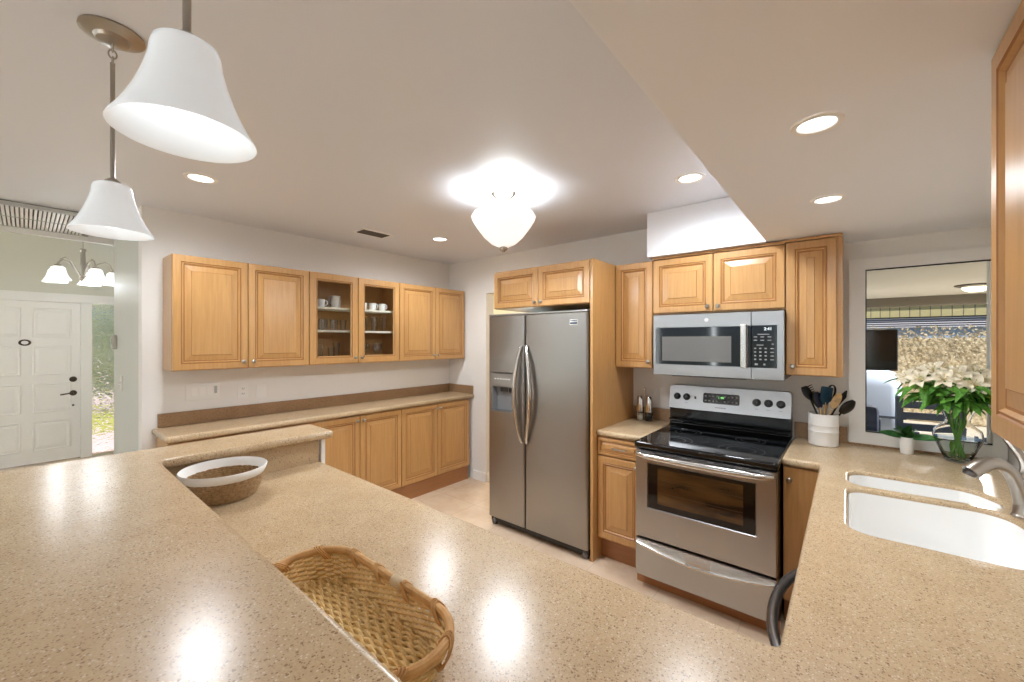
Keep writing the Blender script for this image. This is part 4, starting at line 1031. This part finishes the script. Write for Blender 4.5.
# ------------------------------------------------------------------ cups and glasses behind the glass doors
def mug(x, y, z, label, m, s=1.0, hand=0):
    t = thing('mug', label, 'mug', (x, y, z), hand, 'mugs on the top shelf of the glass cabinet')
    mb = MB(); mb.lathe([(0, 0), (.032*s, 0), (.036*s, .004), (.042*s, .08*s), (.040*s, .081*s), (.034*s, .008), (0, .007)], 28); mb.build('cup', m, t)
    mb = MB(); mb.tube(bez((.038*s, 0, .068*s), (.075*s, 0, .075*s), (.070*s, 0, .018*s), (.036*s, 0, .018*s), 10), .0055, 7); mb.build('handle', m, t)
S1, S2, S3 = 1.831, 1.635, 1.361
def lab(k): return k
mug(-3.50, 1.63, S1, 'white mug on the top shelf behind the left glass door', M['ceramic'], .85, R(60))
mug(-3.54, 1.54, S1, 'dark grey mug at the left of the top shelf', M['bluegrey'], .85, R(30))
mug(-3.50, 2.03, S1, 'white mug at the left edge behind the right glass door', M['ceramic'], .8, R(200))
mug(-3.50, 2.125, S1, 'white mug in the middle of the top shelf behind the right glass door', M['ceramic'], .85, R(30))
mug(-3.50, 2.23, S1, 'white mug on the right of the top shelf behind the right glass door', M['ceramic'], .85, R(20))
t = thing('jug', 'white jug with dark handle on the top shelf behind the left glass door', 'jug', (-3.50, 1.765, S1))
mb = MB(); mb.lathe([(0, 0), (.034, 0), (.039, .005), (.044, .042), (.041, .08), (.0375, .096), (.040, .108), (.038, .108), (.035, .096), (.037, .075), (.038, .017), (0, .008)], 30); mb.build('body', M['ceramic'], t)
mb = MB(); mb.tube(bez((.0, -.039, .098), (0, -.080, .104), (0, -.076, .025), (0, -.040, .025), 10), .0065, 7); mb.build('handle', M['bluegrey'], t)
def tumbler(x, y, z, label, h, r, grp, stem=False):
    t = tag(MB().lathe([(0, 0), (r*.8, 0), (r, h), (r-.002, h), (r*.8-.002, .008), (0, .008)], 24).build('tumbler', M['tumbler'], loc=(x, y, z)), label, 'glass', grp); return t
G2 = 'short tumblers on the middle shelf'
for k in range(7):
    tumbler(-3.49-.062*(k % 2), 1.545+.047*k, S2, 'short clear tumbler on the middle shelf behind the left glass door', .095, .030, G2)
for k in range(5):
    tumbler(-3.48-.07*(k % 2), 2.015+.056*k, S2, 'tall clear tumbler on the middle shelf behind the right glass door', .135, .029, 'tall tumblers on the middle shelf')
for k in range(4):
    tumbler(-3.47-.06*(k % 2), 1.56+.075*k, S3, 'tall clear highball glass on the bottom shelf behind the left glass door', .165-.02*(k % 3), .031, 'highball glasses on the bottom shelf')
tag(MB().box((-3.50, 1.565, S3), (-3.44, 1.66, S3+.05), .008).build('glass_dish', M['tumbler'], smooth=False), 'low rectangular glass dish at the lower left behind the left glass door', 'dish') if False else None
wg = None
for k in range(4):
    o = thing('wine_glass', 'clear stemmed glass on the bottom shelf behind the right glass door', 'glass', (-3.48-.075*(k % 2), 2.02+.068*k, S3), 0, 'stemmed glasses on the bottom shelf')
    mb = MB(); mb.lathe([(0, 0), (.033, .001), (.033, .003), (.006, .008), (.004, .02), (.004, .07), (.012, .078)], 24); mb.build('stem', M['tumbler'], o)
    mb = MB(); mb.lathe([(.004, .075), (.02, .082), (.034, .105), (.036, .125), (.030, .155), (.029, .155), (.034, .125), (.030, .105), (.0, .085)], 24); mb.build('bowl', M['tumbler'], o)

# ------------------------------------------------------------------ beyond the doorway
t = thing('framed_picture', 'teal framed picture seen through the doorway beside the refrigerator', 'picture', (-3.95, 5.595, 1.5))
MB().box((-.45, -.03, -.35), (.45, -.001, .30), .004).build('frame', M['ceramic'], t, smooth=False)
MB().box((-.41, -.033, -.31), (.41, -.0305, .26)).build('canvas', M['tealpic'], t, smooth=False)
t = thing('sideboard', 'pale sideboard seen through the doorway beside the refrigerator', 'cabinet', (-3.95, 5.35, 0))
MB().box((-.6, -.2, .1), (.6, .22, .98), .01).build('body', M['cream'], t, smooth=False)
for x in (-.55, .55):
    for y in (-.16, .18): MB().box((x-.025, y-.025, 0.0005), (x+.025, y+.025, .099)).build('leg', M['darkwood'], t, smooth=False)
for x in (-.3, .3): MB().box((x-.28, -.215, .14), (x+.28, -.201, .94), .004).build('door', M['white'], t, smooth=False)

# ------------------------------------------------------------------ outside: patio behind the kitchen
sbox('ground_patio', (-12, YB+.155, -.2), (14, 30, -.06), M['concrete'])
sbox('ceiling_porch', (-1.38, YB+.125, 2.2), (6, 8.45, 2.3), M['porch'])
mb = MB(); mb.box((-1.38, 8.45, 2.062), (6, 8.65, 2.32)); struct('trim_3', mb, M['beam'], smooth=False)
t = thing('porch_light', 'round flush porch ceiling light with lit dome', 'lamp', (1.15, 7.1, 2.2))
MB().lathe([(.17, -.0005), (.175, -.012), (.12, -.03), (0, -.03)], 32).build('base', M['bronze'], t)
MB().lathe([(.115, -.031), (.10, -.06), (.06, -.082), (0, -.088)], 32).build('dome', mat('porch_dome', (1, .95, .8, 1), .3, emit=2.2, ecol=(1, .88, .62, 1)), t)
light('porch_bulb', 'AREA', (0, 0, -.10), 160, (1, .97, .92), .22, parent=t)
# neighbouring building with yellow fascia and slats
t = thing('neighbour_house', 'neighbouring pale house with yellow panelled eave and white slats beyond the hedge', 'building', (0, 12.4, -.06))
MB().box((-6, .2, 0), (12, .4, 1.93)).build('wall', M['paleblue'], t, smooth=False)
MB().box((-6, .05, 2.13), (12, .4, 2.37)).build('fascia', M['fascia'], t, smooth=False)
mb = MB()
for k in range(60): mb.box((-2+k*.16, .046, 2.13), (-1.985+k*.16, .0505, 2.37))
mb.build('fascia_joints', M['beam'], t, smooth=False)
for k in range(5): MB().box((-6, .10, 1.90+k*.046), (12, .30, 1.922+k*.046)).build('slat', M['slat'], t, smooth=False)
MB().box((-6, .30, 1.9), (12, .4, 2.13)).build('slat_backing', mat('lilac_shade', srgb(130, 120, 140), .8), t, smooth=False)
MB().box((-6, 0, 2.37), (12, 4, 2.5)).build('roof', M['beam'], t, smooth=False)
# hedge
mb = MB(); rr = random.Random(3)
for k in range(22000):
    p = Vector((rr.uniform(-1.2, 5.5), 11.55+rr.uniform(-.30, .30), rr.uniform(.1, 1.74+.12*math.sin(k*.7))))
    a = Vector((rr.gauss(0, 1), rr.gauss(0, 1), rr.gauss(0, 1))).normalized(); b = a.cross(Vector((rr.gauss(0, 1), rr.gauss(0, 1), rr.gauss(0, 1)))).normalized()
    s_ = rr.uniform(.018, .042); vs = [mb.bm.verts.new(p+a*s_*u+b*s_*.55*v_) for u, v_ in ((-1, 0), (0, -1), (1, 0), (0, 1))]; mb.bm.faces.new(vs)
hd = thing('hedge', 'dense pale dry-leaved hedge behind the patio', 'hedge', (0, 0, 0))
mb.build('foliage', M['hedge'], hd, smooth=False, recalc=False)
MB().box((-1.1, 11.40, -.058), (5.4, 11.70, 1.6), .05).build('core', M['hedge'], hd, smooth=False)
# television on a pole bracket
t = thing('television', 'dark flat television hung on a pole under the porch', 'television', (.02, 5.0, 1.27))
MB().box((-.32, 0, 0), (.325, .05, .375), .006).build('housing', M['black'], t, smooth=False)
MB().box((-.31, -.003, .012), (.315, -.0005, .365)).build('screen', M['tv'], t, smooth=False)
MB().tube([(0, .09, .2), (0, .09, .929)], .02, 10).build('ceiling_pole', M['black'], t)
MB().box((-.1, .051, .1), (.1, .09, .3)).build('bracket', M['black'], t, smooth=False)
# patio furniture
t = thing('patio_sofa', 'patio sofa with navy cushions and slate frame behind the window', 'sofa', (-.33, 5.2, -.06))
for x in (-.75, .60): MB().box((x, 0, 0), (x+.1, .85, .62), .02).build('arm', M['slate'], t, smooth=False)
MB().box((-.65, .03, .12), (.60, .82, .28)).build('base', M['slate'], t, smooth=False)
MB().box((-.64, .0, .281), (.59, .66, .46), .05).build('seat_cushion', M['navyf'], t)
for xa, xb in ((-.64, -.03), (-.02, .59)): MB().box((xa, .665, .281), (xb, .83, .90), .06).build('back_cushion', M['navyf'], t)
MB().box((-.66, .835, .28), (.61, .86, .74), .01).build('back_frame', M['slate'], t, smooth=False)
t = thing('patio_cover', 'pale blue draped grill cover standing beyond the patio sofa', 'grill', (-.15, 7.5, -.06))
mb = MB(); mb.rings([[(x*s_, y*s_, z) for x, y in rpoly([(-.7, -.35), (.7, -.35), (.7, .35), (-.7, .35)], .12)] for z, s_ in ((0, 1.06), (.5, 1.0), (1.0, .98), (1.16, .93), (1.25, .7), (1.27, .3))]); mb.build('cover', M['greyf'], t, angle=60)
mb = MB(); mb.box((-.72, -.38, .60), (.72, -.351, .63)); mb.build('strap', M['slate'], t, smooth=False)
t = thing('patio_chair', 'dark slatted patio chair behind the sofa', 'chair', (.78, 6.45, -.06), R(10))
for x in (-.27, .27):
    for y in (-.25, .25): MB().box((x-.03, y-.03, 0), (x+.03, y+.03, .95 if y > 0 else .62)).build('leg', M['slate'], t, smooth=False)
MB().box((-.29, -.28, .38), (.29, .22, .43)).build('seat', M['slate'], t, smooth=False)
for z in (.55, .68, .81): MB().box((-.24, .235, z), (.24, .265, z+.08)).build('back_slat', M['slate'], t, smooth=False)
# outside the front door
sbox('ground_front', (-25, -10, -.25), (XF-.13, 14, -.08), M['path'])
tag(MB().box((-13.2, -4, -.079), (-10.2, 10, -.05)).build('lawn', M['lawn'], smooth=False), 'sunlit yellow-green lawn seen through the obscure sidelight', 'lawn', kind='stuff')
t = thing('shrub', 'pale green shrub seen through the obscure sidelight', 'shrub', (-14, 1.6, -.049))
mb = MB(); rr = random.Random(5)
for k in range(1600):
    p = Vector((rr.gauss(0, .5), rr.gauss(0, .9), rr.uniform(.35, 2.9)))
    a = Vector((rr.gauss(0, 1), rr.gauss(0, 1), rr.gauss(0, 1))).normalized(); b = a.cross(Vector((rr.gauss(0, 1), rr.gauss(0, 1), rr.gauss(0, 1)))).normalized(); s_ = rr.uniform(.10, .2)
    vs = [mb.bm.verts.new(p+a*s_*u+b*s_*.55*v_) for u, v_ in ((-1, 0), (0, -1), (1, 0), (0, 1))]; mb.bm.faces.new(vs)
mb.build('foliage', M['bush'], t, smooth=False, recalc=False)
MB().tube([(0, 0, 0), (.02, .03, 1.6)], .06, 8).build('trunk', M['beam'], t)
sbox('trim_4', (XF-.9, -1.2, 2.16), (XF-.125, 1.6, 2.26), M['salmon'])
